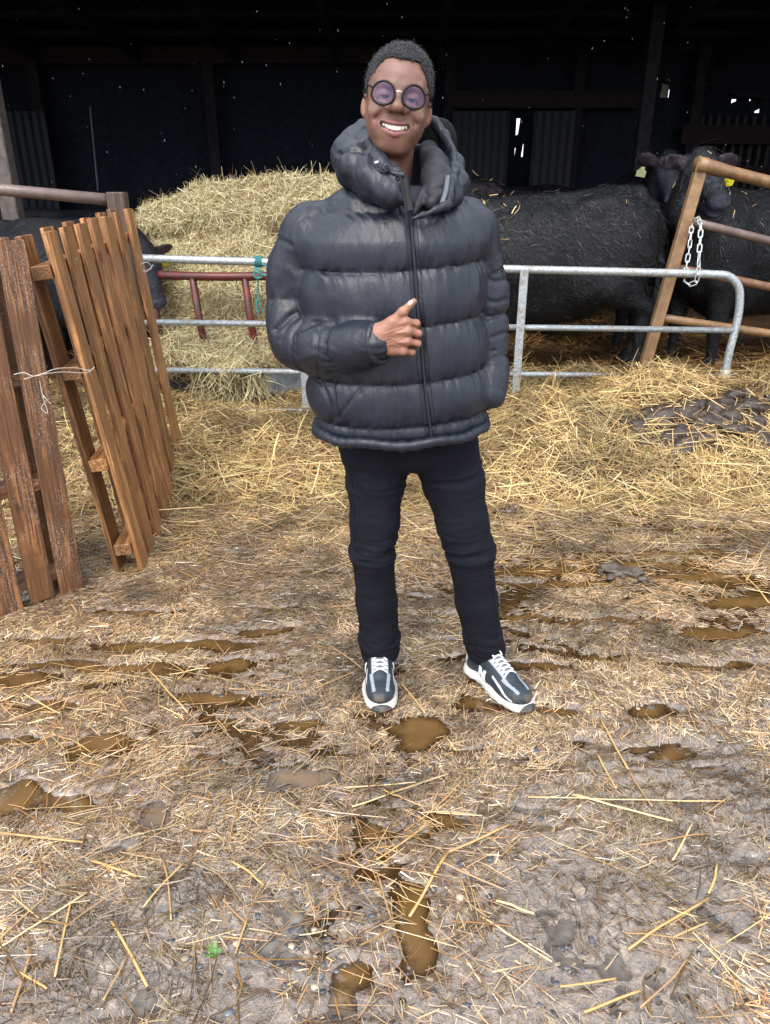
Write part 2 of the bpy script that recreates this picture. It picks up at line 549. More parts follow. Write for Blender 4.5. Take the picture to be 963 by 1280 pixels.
def m_wood(name, tone, dark, rough=.5, grey=0.0, seed=0):
    t = NT(name)
    oi = t.n('ShaderNodeObjectInfo')
    tc = t.n('ShaderNodeTexCoord'); mp = t.n('ShaderNodeMapping')
    t.l(tc.outputs['Object'], mp.inputs[0])
    off = t.n('ShaderNodeCombineXYZ'); mr = t.math('MULTIPLY', oi.outputs['Random'], 37.0)
    t.l(mr, off.inputs[0]); t.l(mr, off.inputs[1]); t.l(mr, off.inputs[2]); t.l(off.outputs[0], mp.inputs['Location'])
    mp.inputs['Scale'].default_value = (22, 22, 1.6)
    g = t.noise(1.6, 7, .65, mp.outputs[0], 1.2)
    mp2 = t.n('ShaderNodeMapping'); t.l(tc.outputs['Object'], mp2.inputs[0]); t.l(off.outputs[0], mp2.inputs['Location'])
    mp2.inputs['Scale'].default_value = (90, 90, 3)
    fine = t.noise(1.5, 4, .6, mp2.outputs[0])
    mp3 = t.n('ShaderNodeMapping'); t.l(tc.outputs['Object'], mp3.inputs[0]); t.l(off.outputs[0], mp3.inputs['Location'])
    blot = t.noise(5, 4, .65, mp3.outputs[0])
    vo = t.n('ShaderNodeTexVoronoi'); vo.inputs['Scale'].default_value = 3.2
    mp4 = t.n('ShaderNodeMapping'); t.l(tc.outputs['Object'], mp4.inputs[0]); t.l(off.outputs[0], mp4.inputs['Location'])
    mp4.inputs['Scale'].default_value = (2.4, 2.4, .9); t.l(mp4.outputs[0], vo.inputs['Vector'])
    knot = t.ramp(vo.outputs['Distance'], [(.06, 0.0), (.11, 1.0)])
    T = np.array(tone); Dk = np.array(dark)
    c = t.ramp(g, [(.36, tuple(Dk)), (.47, tuple(T * .62)), (.58, tuple(T)), (.74, tuple(np.minimum(T * 1.4, .75)))])
    c = t.mix(t.ramp(fine, [(.42, 0.0), (.56, .6)]), tuple(Dk * .8), c)
    c = t.mix(t.ramp(blot, [(.40, .85), (.56, 0.0)]), c, tuple(Dk * .7 + T * .12))
    c = t.mix(knot, tuple(Dk * .55), c)
    if grey:
        sp = t.noise(150, 3, .6, mp3.outputs[0])
        m = t.math('MULTIPLY', t.ramp(sp, [(.55, 0.0), (.62, 1.0)]), t.ramp(blot, [(.46, 0.0), (.60, grey)]))
        c = t.mix(m, c, (.36, .31, .29))
    hsv = t.n('ShaderNodeHueSaturation'); t.l(c, hsv.inputs['Color'])
    t.l(t.math('ADD', t.math('MULTIPLY', oi.outputs['Random'], .62), .70), hsv.inputs['Value'])
    b = t.bump(fine, .8, .005); b = t.bump(g, .8, .008, b)
    return t.set(color=hsv.outputs[0], rough=t.ramp(blot, [(.3, rough * .6), (.7, rough)]), spec=.5, normal=b)
def m_galv():
    t = NT('galvanised_steel')
    co = t.co()
    n = t.noise(9, 5, .7, co); f = t.noise(75, 3, .6, co)
    c = t.ramp(f, [(.35, (.22, .25, .27)), (.65, (.42, .46, .48))])
    dirt = t.ramp(n, [(.5, 0.0), (.66, .8)])
    c = t.mix(dirt, c, (.16, .11, .07))
    return t.set(color=c, metal=t.ramp(dirt, [(0, .55), (1, 0.0)]), rough=t.ramp(f, [(.3, .32), (.7, .55)]), normal=t.bump(f, .25, .002))
def m_rust(name, c1, c2, gloss=.4):
    t = NT(name)
    co = t.co()
    n = t.noise(11, 6, .7, co); f = t.noise(90, 4, .6, co)
    c = t.ramp(n, [(.36, c1), (.52, tuple(.5 * (a + b) for a, b in zip(c1, c2))), (.66, c2)])
    c = t.mix(t.ramp(f, [(.55, 0.0), (.75, .5)]), c, (.03, .02, .018))
    return t.set(color=c, rough=t.ramp(f, [(.3, gloss * .7), (.7, gloss * 1.3)]), spec=.5, normal=t.bump(f, .4, .003))
def m_flat(name, c, rough=.5, spec=.5, metal=0, bs=0, bd=.002, bstr=.3, var=.25, **kw):
    t = NT(name); co = t.co()
    n = t.noise(bs or 30, 4, .6, co)
    cc = t.ramp(n, [(.3, tuple(x * (1 - var) for x in c)), (.7, tuple(min(1, x * (1 + var)) for x in c))])
    d = dict(color=cc, rough=rough, spec=spec, metal=metal)
    if bs: d['normal'] = t.bump(n, bstr, bd)
    d.update(kw)
    return t.set(**d)
def m_coat():
    t = NT('wet_black_coat')
    a = attr(t)
    tc = t.n('ShaderNodeTexCoord'); mp = t.n('ShaderNodeMapping'); t.l(tc.outputs['Object'], mp.inputs[0])
    mp.inputs['Scale'].default_value = (14, 14, 40)
    n = t.noise(1.6, 5, .6, mp.outputs[0], 2.2)
    n2 = t.noise(120, 3, .6)
    c = t.ramp(n, [(.35, (.0022, .0026, .0038)), (.7, (.0075, .0088, .0125))])
    c = t.mix(1.0, c, a.outputs['Color'], 'MULTIPLY')
    b = t.bump(n, .6, .02); b = t.bump(n2, .5, .004, b)
    return t.set(color=c, rough=t.ramp(n, [(.35, .42), (.7, .65)]), spec=.25, normal=b)
def m_skin():
    t = NT('brown_skin')
    a = attr(t); co = t.co()
    n = t.noise(25, 4, .6, co); f = t.noise(420, 3, .6, co)
    v = t.ramp(n, [(.3, (.80, .76, .75)), (.7, (1.12, 1.12, 1.12))])
    c = t.mix(1.0, a.outputs['Color'], v, 'MULTIPLY')
    return t.set(color=c, rough=.5, spec=.42, sss=.12, sss_r=(.012, .004, .002), sss_s=1.0, normal=t.bump(f, .22, .0012))
def m_vcol(name, rough=.6, spec=.4, bs=0, bd=.002, bstr=.3, **kw):
    t = NT(name); a = attr(t); d = dict(color=a.outputs['Color'], rough=rough, spec=spec)
    if bs: d['normal'] = t.bump(t.noise(bs, 4, .6), bstr, bd)
    d.update(kw); return t.set(**d)
def m_nylon():
    t = NT('navy_nylon'); co = t.co()
    n = t.noise(7, 5, .6, co); f = t.noise(55, 5, .65, t.co((1, 1, .35)), .8)
    c = t.ramp(n, [(.3, (.0036, .0058, .0115)), (.7, (.0072, .0108, .0205))])
    r = t.ramp(n, [(.35, .36), (.65, .50)])
    return t.set(color=c, rough=r, spec=.42, normal=t.bump(f, .42, .006), sheen=.02, sheen_rough=.4, sheen_tint=(.55, .7, 1.0))
def m_denim():
    t = NT('black_denim'); co = t.co()
    n = t.noise(9, 5, .6, co); f = t.noise(900, 2, .5, t.co((1, 1, .4)))
    c = t.ramp(n, [(.3, (.0035, .0042, .0075)), (.7, (.007, .0082, .0135))])
    return t.set(color=c, rough=.85, spec=.15, normal=t.bump(f, .3, .001))
MUD = m_mud(); WATER = m_water()
STRAW = m_strand('wet_straw', .22, .6)
CHAFF = m_strand('soaked_chaff', .15, 1.0); HAYS = m_strand('dry_hay', .6, .3)
BED = m_straw_bed(); HAYC = m_hay()
WOOD_O = m_wood('orange_pine', (.68, .34, .125), (.15, .062, .024), .5)
WOOD_R = m_wood('stained_pine', (.52, .23, .080), (.085, .04, .022), .45, grey=.7)
GALV = m_galv()
RUST_B = m_rust('rusty_brown_steel', (.085, .040, .022), (.20, .105, .055))
RUST_T = m_rust('rusty_tan_steel', (.13, .075, .035), (.26, .15, .07))
RED = m_rust('worn_red_paint', (.035, .016, .014), (.15, .014, .010), .4)
PIPE = m_rust('dull_brown_pipe', (.09, .062, .055), (.14, .10, .09))
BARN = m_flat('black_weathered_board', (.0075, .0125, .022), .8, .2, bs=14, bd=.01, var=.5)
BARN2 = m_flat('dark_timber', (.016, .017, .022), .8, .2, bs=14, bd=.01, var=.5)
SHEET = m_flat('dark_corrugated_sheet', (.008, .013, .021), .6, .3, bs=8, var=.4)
PALESH = m_flat('pale_skylight_sheet', (.30, .32, .26), .6, .3, bs=8, var=.3)
COAT = m_coat()
SKIN = m_skin(); NYLON = m_nylon(); DENIM = m_denim()
# ------------------------------------------------------------------ ground, water, straw bed
# muddy hollows: image spot on the ground, half sizes in metres, depth, grey(1)/brown(0)
HOLL = []
for px, py, rx, ry, dp, gr in [
    (520, 915, .060, .060, .024, 0), (125, 930, .085, .045, .022, 0), (95, 1002, .10, .03, .022, 0), (203, 1016, .035, .05, .02, 0),
    (20, 992, .07, .05, .02, 0), (512, 1160, .035, .09, .024, 0), (528, 1190, .03, .05, .02, 0), (348, 1175, .045, .09, .016, 1), (690, 712, .42, .028, .022, 0),
    (800, 705, .20, .03, .02, 0), (640, 716, .2, .02, .02, 0), (215, 806, .30, .035, .022, 0), (110, 832, .26, .03, .02, 0), (15, 850, .16, .04, .02, 0), (330, 790, .14, .03, .016, 0),
    (820, 886, .08, .035, .02, 0), (838, 946, .08, .035, .02, 0), (800, 935, .08, .02, .018, 0), (938, 1072, .05, .03, .02, 0), (905, 1150, .08, .08, .016, 1),
    (800, 1215, .11, .06, .015, 1), (385, 970, .08, .03, .018, 0), (440, 1225, .05, .04, .018, 0), (600, 880, .09, .035, .016, 0),
    (930, 752, .16, .04, .02, 0), (905, 790, .2, .02, .018, 0), (730, 930, .05, .03, .015, 0), (560, 1020, .05, .02, .014, 0), (330, 1225, .04, .06, .015, 1), (425, 1250, .05, .04, .018, 0),
    (60, 880, .1, .03, .018, 0), (290, 830, .08, .03, .018, 0), (640, 950, .05, .02, .016, 0), (250, 950, .05, .02, .014, 0), (860, 1000, .04, .02, .014, 0), (700, 1160, .06, .04, .013, 1), (60, 1190, .06, .05, .013, 1),
    (180, 1250, .05, .04, .014, 1), (910, 905, .06, .02, .015, 1), (760, 820, .1, .02, .012, 0), (880, 660, .25, .03, .014, 0), (760, 655, .2, .02, .012, 0), (510, 745, .1, .02, .014, 0), (300, 690, .2, .02, .01, 0)]:
    c = PZ(px, py); HOLL.append((c[0], c[1], rx * (1.25 if gr else 1), ry * (1.1 if gr else 1), dp * (.58 if gr else 1), gr))
for px, py, rx, ry in [(700, 728, .30, .018), (860, 720, .22, .022), (650, 770, .16, .016), (760, 775, .20, .016), (900, 830, .16, .02), (680, 830, .10, .02), (170, 765, .22, .018), (60, 800, .16, .02), (330, 760, .12, .014), (400, 715, .16, .016), (270, 870, .10, .022), (380, 905, .07, .025),
                       (700, 890, .07, .02), (580, 940, .06, .02), (660, 1010, .05, .02), (470, 1040, .04, .025), (150, 1060, .05, .02), (20, 925, .08, .02), (900, 965, .07, .02), (730, 700, .25, .02), (500, 700, .1, .016), (850, 690, .25, .018)]:
    c = PZ(px, py); HOLL.append((c[0], c[1], rx, ry, .017, 0))

def holl(x, y):
    wx = x + .03 * noise2(x * 14, y * 14, 31, 2); wy = y + .03 * noise2(x * 14, y * 14, 37, 2)
    d = np.zeros_like(x)
    for cx, cy, rx, ry, dp, _ in HOLL:
        d = np.maximum(d, dp * np.exp(-(((wx - cx) / rx) ** 2 + ((wy - cy) / ry) ** 2)))
    return d

def g_mud(x, y):
    near = np.exp(-np.maximum(np.hypot(x, y - 2.5) - 3.5, 0) / 1.5)
    z = .010 * noise2(x * 1.6, y * 1.6, 3, 3)
    z = z + near * (.0085 * noise2(x * 8, y * 10, 5, 4, .65) + .0075 * noise2(x * 24 + 1.5 * noise2(x * 4, y * 4, 8, 2), y * 34, 9, 3, .6))
    return z - holl(x, y) + .0015

WZ = -.0050
def g_bed(x, y):
    front = 3.50 + .10 * noise2(x * 1.3, y * 0 + 2, 12, 2) + .12 * np.clip(x - 1, 0, 3) * .3
    up = sstep(front - .08, front + .38, y)
    z = -.03 + .06 * up
    right = sstep(.2, 1.2, x)
    z = z + right * .15 * sstep(3.65, 4.3, y)
    lump = noise2(x * 2.6, y * 3.2, 14, 4, .55)
    z = z + up * (.095 + .055 * right) * lump * (1 - .4 * sstep(5.2, 6, y)) + up * .05 * np.abs(noise2(x * 7, y * 8, 15, 2))
    z = z + .14 * np.exp(-((x - 2.05) / .62) ** 2) * sstep(4.02, 4.30, y) * (1 - sstep(4.9, 5.3, y))
    z = z + .05 * np.exp(-((x - 1.15) / .45) ** 2 - ((y - 4.0) / .30) ** 2)
    z = z + .05 * np.exp(-((x + .45) / .5) ** 2 - ((y - 4.1) / .35) ** 2)
    z = z + .012 * noise2(x * 12, y * 12, 17, 3) * up
    z = z - .06 * right * sstep(5.6, 7, y)
    z = z + .10 * np.exp(-((x + 1.45) / .28) ** 2 - ((y - 3.95) / .45) ** 2)
    return z

def grid(name, xs, ys, zf, mat, colf=None, kind='structure'):
    X, Y = np.meshgrid(xs, ys)
    x, y = X.ravel().astype(np.float32), Y.ravel().astype(np.float32)
    z = zf(x, y)
    nx, ny = len(xs), len(ys)
    i = (np.arange(ny - 1)[:, None] * nx + np.arange(nx - 1)[None]).ravel()
    F = np.stack([i, i + 1, i + 1 + nx, i + nx], 1)
    o = rmesh(name, np.stack([x, y, z], 1), F, mat, None, True, colf(x, y) if colf else None)
    tag(o, kind=kind)
    return o

def dens(a, b, step, lo, hi, n=26):
    core = np.arange(a, b, step)
    g = np.geomspace(step, 1, n)
    L = a - (a - lo) * (np.cumsum(g[::1]) / g.sum())[::1]; R = core[-1] + (hi - core[-1]) * np.cumsum(g) / g.sum()
    return np.concatenate([L[::-1], core, R])

def mud_col(x, y):
    n = noise2(x * 1.2, y * 1.2, 21, 3); k = sstep(-.25, .3, n)[:, None]
    c = (1 - k) * np.array((1.10, 1.0, .92)) + k * np.array((1.22, 1.0, .76))
    near = sstep(3.0, 1.0, y)[:, None]
    c = c * ((1 - near) * np.array((1.0, .96, .9)) + near * np.array((.98, 1.0, 1.04)))
    h = holl(x, y)[:, None]
    return np.clip(c * (1 - .3 * sstep(.006, .016, h)), 0, 2)

grid('ground', dens(-2.5, 2.6, .0082, -70, 70), dens(.55, 3.9, .0075, -70, 90), g_mud, MUD, mud_col)
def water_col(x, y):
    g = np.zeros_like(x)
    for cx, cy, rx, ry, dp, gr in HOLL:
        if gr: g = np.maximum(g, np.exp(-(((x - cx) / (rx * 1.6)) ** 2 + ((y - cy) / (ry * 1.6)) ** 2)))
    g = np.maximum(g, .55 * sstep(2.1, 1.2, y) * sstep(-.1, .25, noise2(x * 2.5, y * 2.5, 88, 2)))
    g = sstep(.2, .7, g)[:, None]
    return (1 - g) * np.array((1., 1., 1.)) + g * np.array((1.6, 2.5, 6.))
_wt = NT('muddy_puddle_water'); _a = attr(_wt); _n = _wt.noise(3.5, 4, .6)
_c = _wt.mix(1.0, _wt.ramp(_n, [(.35, (.080, .043, .014)), (.65, (.15, .084, .030))]), _a.outputs['Color'], 'MULTIPLY')
_wb = _wt.bump(_wt.noise(14, 3, .6), .12, .01)
_dep = attr(_wt, 'depth'); _di = _wt.n('ShaderNodeBsdfDiffuse'); _wt.l(_c, _di.inputs[0]); _tp = _wt.n('ShaderNodeBsdfTransparent'); _tp.inputs[0].default_value = (.80, .70, .56, 1)
_fa = _wt.ramp(_dep.outputs['Fac'], [(0.0, 0.0), (.5, .55), (1.0, .93)])
_m1 = _wt.n('ShaderNodeMixShader'); _wt.l(_fa, _m1.inputs[0]); _wt.l(_tp.outputs[0], _m1.inputs[1]); _wt.l(_di.outputs[0], _m1.inputs[2])
_gl = _wt.n('ShaderNodeBsdfGlossy'); _gl.inputs['Roughness'].default_value = .03; _wt.l(_wb, _gl.inputs['Normal'])
_fr = _wt.n('ShaderNodeFresnel'); _fr.inputs['IOR'].default_value = 1.75; _wt.l(_wb, _fr.inputs['Normal'])
_m2 = _wt.n('ShaderNodeMixShader'); _wt.l(_fr.outputs[0], _m2.inputs[0]); _wt.l(_m1.outputs[0], _m2.inputs[1]); _wt.l(_gl.outputs[0], _m2.inputs[2]); _wt.l(_m2.outputs[0], _wt.out.inputs[0])
_pw = grid('puddle_water', np.arange(-2.6, 2.7, .012), np.arange(.6, 3.7, .012), lambda x, y: x * 0 + WZ, _wt.m, water_col)
_v = np.zeros(len(_pw.data.vertices) * 3, np.float32); _pw.data.vertices.foreach_get('co', _v); _v = _v.reshape(-1, 3)
_at = _pw.data.attributes.new('depth', 'FLOAT', 'POINT'); _at.data.foreach_set('value', np.clip((WZ - g_mud(_v[:, 0], _v[:, 1])) / .010, 0, 1).astype(np.float32))
grid('straw_bed', np.concatenate([np.arange(-9, -2.8, .2), np.arange(-2.8, 3.8, .02), np.arange(3.8, 9.2, .2)]), np.concatenate([np.arange(3.0, 5.8, .02), np.arange(5.8, 13.2, .08)]), g_bed, BED)

def g_top(x, y):
    return np.maximum(np.maximum(g_mud(x, y), WZ), np.where(y > 3.05, g_bed(x, y), -9))

def gnorm(f, x, y, e=.02):
    a = (f(x + e, y) - f(x - e, y)) / (2 * e); b = (f(x, y + e) - f(x, y - e)) / (2 * e)
    n = np.stack([-a, -b, np.ones_like(a)], 1); return n / np.linalg.norm(n, axis=1)[:, None]

def pick(cols, wts, n, jit=.12):
    cols = np.array(cols); i = rng.choice(len(cols), n, p=np.array(wts) / sum(wts))
    return np.clip(cols[i] * (1 + rng.normal(0, jit, (n, 1))) * (1 + rng.normal(0, .04, (n, 3))), .004, .95)

# --- trampled chaff pressed into the mud
def lay(name, n, yr, f, lens, wid, cols, wts, mat, dens_f=None, lift=.002, tilt=.08, flow=1.0, seg=2, bend=.15, tube3=False, pad=.4, xlim=None):
    x = []; y = []; tot = 0
    while tot < n:
        yy = rng.uniform(yr[0], yr[1], n * 2); hw = (.521 * (yy * CP + CAM_H * SP) + pad)
        xx = rng.uniform(-3.2, 3.4, n * 2) if xlim is None else rng.uniform(*xlim, n * 2)
        ok = np.abs(xx) < hw
        if dens_f is not None: ok &= rng.uniform(size=n * 2) < dens_f(xx.astype(np.float32), yy.astype(np.float32))
        x.append(xx[ok]); y.append(yy[ok]); tot += ok.sum()
    x = np.concatenate(x)[:n].astype(np.float32); y = np.concatenate(y)[:n].astype(np.float32)
    ang = flow * 2.6 * noise2(x * 1.1, y * 1.1, 41, 2) + flow * 1.2 * noise2(x * 5, y * 5, 43, 2) + rng.normal(0, 1.35 - .55 * flow, n)
    L = np.clip(rng.lognormal(math.log(lens[0]), lens[1], n), lens[0] * .3, lens[2])
    N = gnorm(f, x, y, .03)
    d = np.stack([np.cos(ang), np.sin(ang), np.zeros(n)], 1)
    d = d - N * (d * N).sum(1)[:, None]; d /= np.linalg.norm(d, axis=1)[:, None]
    d = d + N * rng.normal(0, tilt, n)[:, None]
    base = np.stack([x, y, f(x, y)], 1) - d * (L / 2)[:, None]
    zc = f(base[:, 0].astype(np.float32), base[:, 1].astype(np.float32))
    end = base + d * L[:, None]; ze = f(end[:, 0].astype(np.float32), end[:, 1].astype(np.float32))
    base[:, 2] = np.maximum(base[:, 2], zc) + rng.uniform(.0, lift, n)
    end[:, 2] = np.maximum(end[:, 2], ze) + rng.uniform(.0, lift, n)
    d = end - base
    W = wid[0] * rng.lognormal(0, wid[1], n)
    curl = rng.normal(0, 1, (n, 3)) * (L * bend)[:, None] * (1, 1, .25)
    C = pick(cols, wts, n) * np.clip(.92 + .95 * noise2(x * 2.3, y * 2.6, 91, 3) + .8 * noise2(x * 8, y * 9, 92, 2), .30, 1.3)[:, None]
    return ribbons(name, base, d, np.linalg.norm(d, axis=1), W, curl, C, mat, None, seg, N + rng.normal(0, .35, (n, 3)), tube3)

def mud_d(x, y):
    n = noise2(x * 2.3, y * 2.3, 51, 3) + .4 * noise2(x * 9, y * 9, 52, 2)
    return np.clip(.68 + 1.4 * n, .25, 1) * np.where(holl(x, y) > .006, .10, 1.0) * (.6 + .4 * sstep(.9, 1.6, y)) * sstep(-.008, -.002, g_mud(x, y))
TAN = [(.30, .20, .105), (.20, .130, .07), (.40, .285, .15), (.125, .075, .040), (.47, .345, .19), (.36, .20, .07)]
o = lay('trampled_chaff', 128000, (.62, 3.55), g_mud, (.026, .5, .10), (.0017, .35), [(.34, .245, .145), (.24, .165, .095), (.45, .345, .20), (.12, .08, .048), (.54, .43, .27), (.39, .24, .095)], [3, 4, 1.4, 3.4, .6, 1.6], CHAFF, mud_d, .004, .09, 1.0, 2, .12)
tag(o, 'short wet brown chaff trodden flat into the muddy yard', 'chaff', kind='stuff')
o = lay('loose_straw', 4200, (.62, 3.6), g_mud, (.070, .5, .22), (.0022, .3), [(.36, .215, .085), (.43, .29, .13), (.28, .145, .05), (.18, .10, .045), (.50, .38, .21)], [3, 1.6, 3, 3, .8], STRAW, lambda x, y: np.clip(.35 + 1.4 * noise2(x * 2.1, y * 2.1, 61, 3), .05, 1), .012, .06, .7, 3, .10, True)
tag(o, 'golden loose straw lying wet across the mud', 'straw', kind='stuff')

# --- stalks one can point at in the foreground
S = []
for a, b, wd, c in [((512, 1145), (560, 1068), .009, 0), ((560, 1068), (636, 1034), .008, 0), ((715, 998), (840, 1031), .008, 1), ((785, 1190), (885, 1125), .007, 0),
                    ((885, 1120), (895, 1085), .007, 0), ((212, 842), (302, 828), .007, 1), ((370, 868), (205, 835), .004, 2), ((185, 836), (235, 892), .007, 0), ((415, 812), (452, 838), .006, 2), ((395, 862), (450, 838), .006, 2),
                    ((500, 852), (532, 892), .007, 0), ((0, 1045), (105, 1057), .007, 0), ((115, 1079), (172, 1100), .008, 0), ((0, 1190), (110, 1120), .006, 1), ((140, 1155), (185, 1235), .008, 0),
                    ((15, 1270), (40, 1190), .008, 2), ((60, 1240), (20, 1215), .006, 0), ((750, 900), (785, 965), .007, 0), ((785, 965), (815, 1012), .006, 2), ((745, 945), (770, 990), .006, 0), ((928, 716), (962, 752), .009, 0), ((930, 735), (963, 742), .006, 1),
                    ((660, 1000), (905, 1006), .005, 1), ((795, 1060), (885, 1046), .005, 2), ((620, 1128), (668, 1143), .008, 1), ((600, 1148), (690, 1204), .005, 1), ((780, 1170), (880, 1180), .005, 2), ((0, 1005), (40, 975), .006, 0),
                    ((330, 1055), (430, 1050), .005, 2), ((440, 1010), (560, 968), .006, 1), ((230, 1085), (180, 1140), .006, 0), ((205, 1080), (215, 1155), .006, 2), ((480, 990), (530, 1010), .005, 0), ((470, 1075), (535, 1030), .006, 0), ((800, 1240), (730, 1268), .007, 0), ((700, 1235), (770, 1225), .006, 0), ((860, 1200), (800, 1262), .005, 2),
                    ((130, 1255), (160, 1200), .006, 2), ((295, 1195), (310, 1150), .005, 0), ((290, 1080), (330, 1108), .007, 0), ((430, 985), (520, 978), .005, 1), ((90, 1130), (70, 1225), .006, 0), ((840, 1080), (865, 1032), .006, 1)]:
    A, B = PZ(*a), PZ(*b)
    cc = [(.44, .27, .10), (.56, .42, .21), (.30, .18, .075)][c]
    n = 7; pts = spline([A, A * .6 + B * .4 + rng.normal(0, .0022, 3) * (1, 1, 0), B], n)
    pts[:, 2] = g_mud(pts[:, 0].astype(np.float32), pts[:, 1].astype(np.float32)) + .004 + .006 * rng.uniform()
    pts[:, 2] = np.maximum(pts[:, 2], .5 * (pts[0, 2] + pts[-1, 2]))
    S.append((pts, wd * .5, cc))
mb = MB(); cols = []
for pts, r, cc in S:
    mb.tube(pts, r * .85, 6, flat=.5); cols += [cc] * (len(pts) * 6 + 2)
o = mb.build('straw_stalks', STRAW, None, True, np.array(cols)); tag(o, 'thick yellow straw stalks scattered over the foreground mud', 'straw', kind='stuff')

# --- pebbles washed out of the mud
mb = MB(); cols = []
ico = None
def pebble(c, r, sq, col):
    n = 6; V = []
    th = np.linspace(0, 2 * np.pi, 7, endpoint=False)
    V.append((0, 0, 1.)); 
    for zz, rr in ((.55, .8), (-.1, 1.), (-.7, .7)):
        for t_ in th: V.append((rr * math.cos(t_), rr * math.sin(t_), zz))
    V.append((0, 0, -1.)); V = np.array(V) * (1 + rng.normal(0, .17, (len(V), 1)))
    F3 = [(0, 1 + i, 1 + (i + 1) % 7) for i in range(7)] + [(22, 15 + (i + 1) % 7, 15 + i) for i in range(7)]
    F4 = [(1 + k * 7 + i, 8 + k * 7 + i, 8 + k * 7 + (i + 1) % 7, 1 + k * 7 + (i + 1) % 7) for k in range(2) for i in range(7)]
    mb._add(V @ rotm(0, 0, rng.uniform(0, 360)).T * np.array((r, r * sq, r * .36)) + c, F4, F3); cols.extend([col] * len(V))
for k in range(380):
    if k < 240:
        q = [(345, 1180), (395, 1150), (455, 1140), (820, 880), (330, 865), (700, 1190), (235, 1110), (370, 1230), (860, 880), (420, 1180), (600, 1110), (240, 1195)][k % 12]
        px, py = q[0] + rng.normal(0, 34), q[1] + rng.normal(0, 26)
    else: px, py = rng.uniform(0, 963), rng.uniform(700, 1280)
    c = PZ(px, min(py, 1290)); r = rng.lognormal(math.log(.0058), .4)
    c[2] = float(g_mud(np.array([c[0]], np.float32), np.array([c[1]], np.float32))[0]) + r * .02
    if c[2] < WZ: c[2] = WZ - r * .1
    pebble(c, r, rng.uniform(.6, 1), [(.055, .060, .070), (.10, .108, .12), (.035, .038, .045), (.34, .29, .22), (.20, .155, .11)][rng.choice(5, p=[.33, .22, .25, .07, .13])])
o = mb.build('pebbles', m_vcol('wet_pebble', .32, .5), None, True, np.array(cols)); tag(o, 'small wet blue grey pebbles showing through the mud', 'pebbles', kind='stuff')

# --- straw over the bed
def bed_d(x, y):
    return np.clip(sstep(3.34, 3.62, y + .10 * noise2(x * 4, y * 4, 71, 2)) * (.8 + .5 * noise2(x * 3, y * 3, 72, 2)), 0, 1) * (1 - .85 * np.exp(-((x - 1.95) / .50) ** 2 - ((y - 4.18) / .20) ** 2))
GOLD = [(.46, .325, .145), (.36, .235, .09), (.55, .43, .22), (.23, .145, .06), (.41, .34, .155), (.12, .075, .035)]
o = lay('straw_litter', 46000, (3.1, 5.7), g_bed, (.12, .45, .34), (.0030, .3), GOLD, [3, 3, 1.4, 2.6, 1.6, 2.2], HAYS, bed_d, .045, .34, .25, 3, .28)
tag(o, 'thick golden straw litter heaped along the foot of the gate', 'straw', kind='stuff')
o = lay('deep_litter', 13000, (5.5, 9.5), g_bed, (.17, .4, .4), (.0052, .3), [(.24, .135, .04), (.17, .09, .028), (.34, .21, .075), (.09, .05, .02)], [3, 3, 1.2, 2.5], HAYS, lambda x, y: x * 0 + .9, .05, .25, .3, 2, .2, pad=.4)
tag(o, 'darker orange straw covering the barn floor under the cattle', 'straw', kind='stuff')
# thin overlap of straw from bed onto the mud
o = lay('straw_fringe', 6500, (2.75, 3.75), g_top, (.10, .5, .30), (.0026, .3), GOLD + TAN[:2], [2, 2, 1, 2, 1, 1.5, 2, 2], STRAW, lambda x, y: np.clip(sstep(2.6, 3.5, y + .25 * noise2(x * 2, y * 2, 73, 2)), 0, 1), .01, .06, .6, 3, .15)
tag(o, 'thin drifts of straw spilling from the bank onto the mud', 'straw', kind='stuff')
# dark manure face in the right bank
mb = MB(); 
V = []
s_ = SDF((1.2, 3.75, -.05), (2.85, 4.45, .42), .014)
for k in range(150):
    x_ = rng.uniform(1.42, 2.55); y_ = rng.uniform(3.98, 4.36) - .05 * math.sin(x_ * 9)
    z_ = float(g_bed(np.array([x_], np.float32), np.array([y_], np.float32))[0])
    s_.ell((x_, y_, z_ + .004), rng.uniform(.025, .055, 3) * (1.3, 1, .8), None, .02)
V, F = s_.mesh(1)
V = V + vnormals(V, F) * (.012 * fbm(V * 40, 5, 3))[:, None]
o = rmesh('manure_bank', V, F, m_flat('wet_manure', (.026, .016, .011), .45, .5, bs=60, bd=.01, bstr=.8, var=.5)); tag(o, 'dark wet manure exposed in the straw bank', 'manure', kind='stuff')
# clod in the puddle on the right
s_ = SDF((.9, 2.5, -.03), (1.5, 3.2, .09), .006)
cc = PZ(775, 716)
for k in range(34): s_.ell(cc + rng.normal(0, 1, 3) * (.042, .024, .0) + (0, 0, .004 + .016 * rng.uniform()), rng.uniform(.009, .02, 3) * (1.5, 1, .7), rotm(0, 0, rng.uniform(0, 180)), .01)
V, F = s_.mesh(1); V = V + vnormals(V, F) * (.004 * fbm(V * 120, 5, 2))[:, None]
o = rmesh('dung_clod', V, F, m_flat('dung', (.06, .045, .034), .5, .5, bs=90, bd=.004, var=.5)); tag(o, 'grey brown clod of dung at the edge of the long puddle', 'dung')
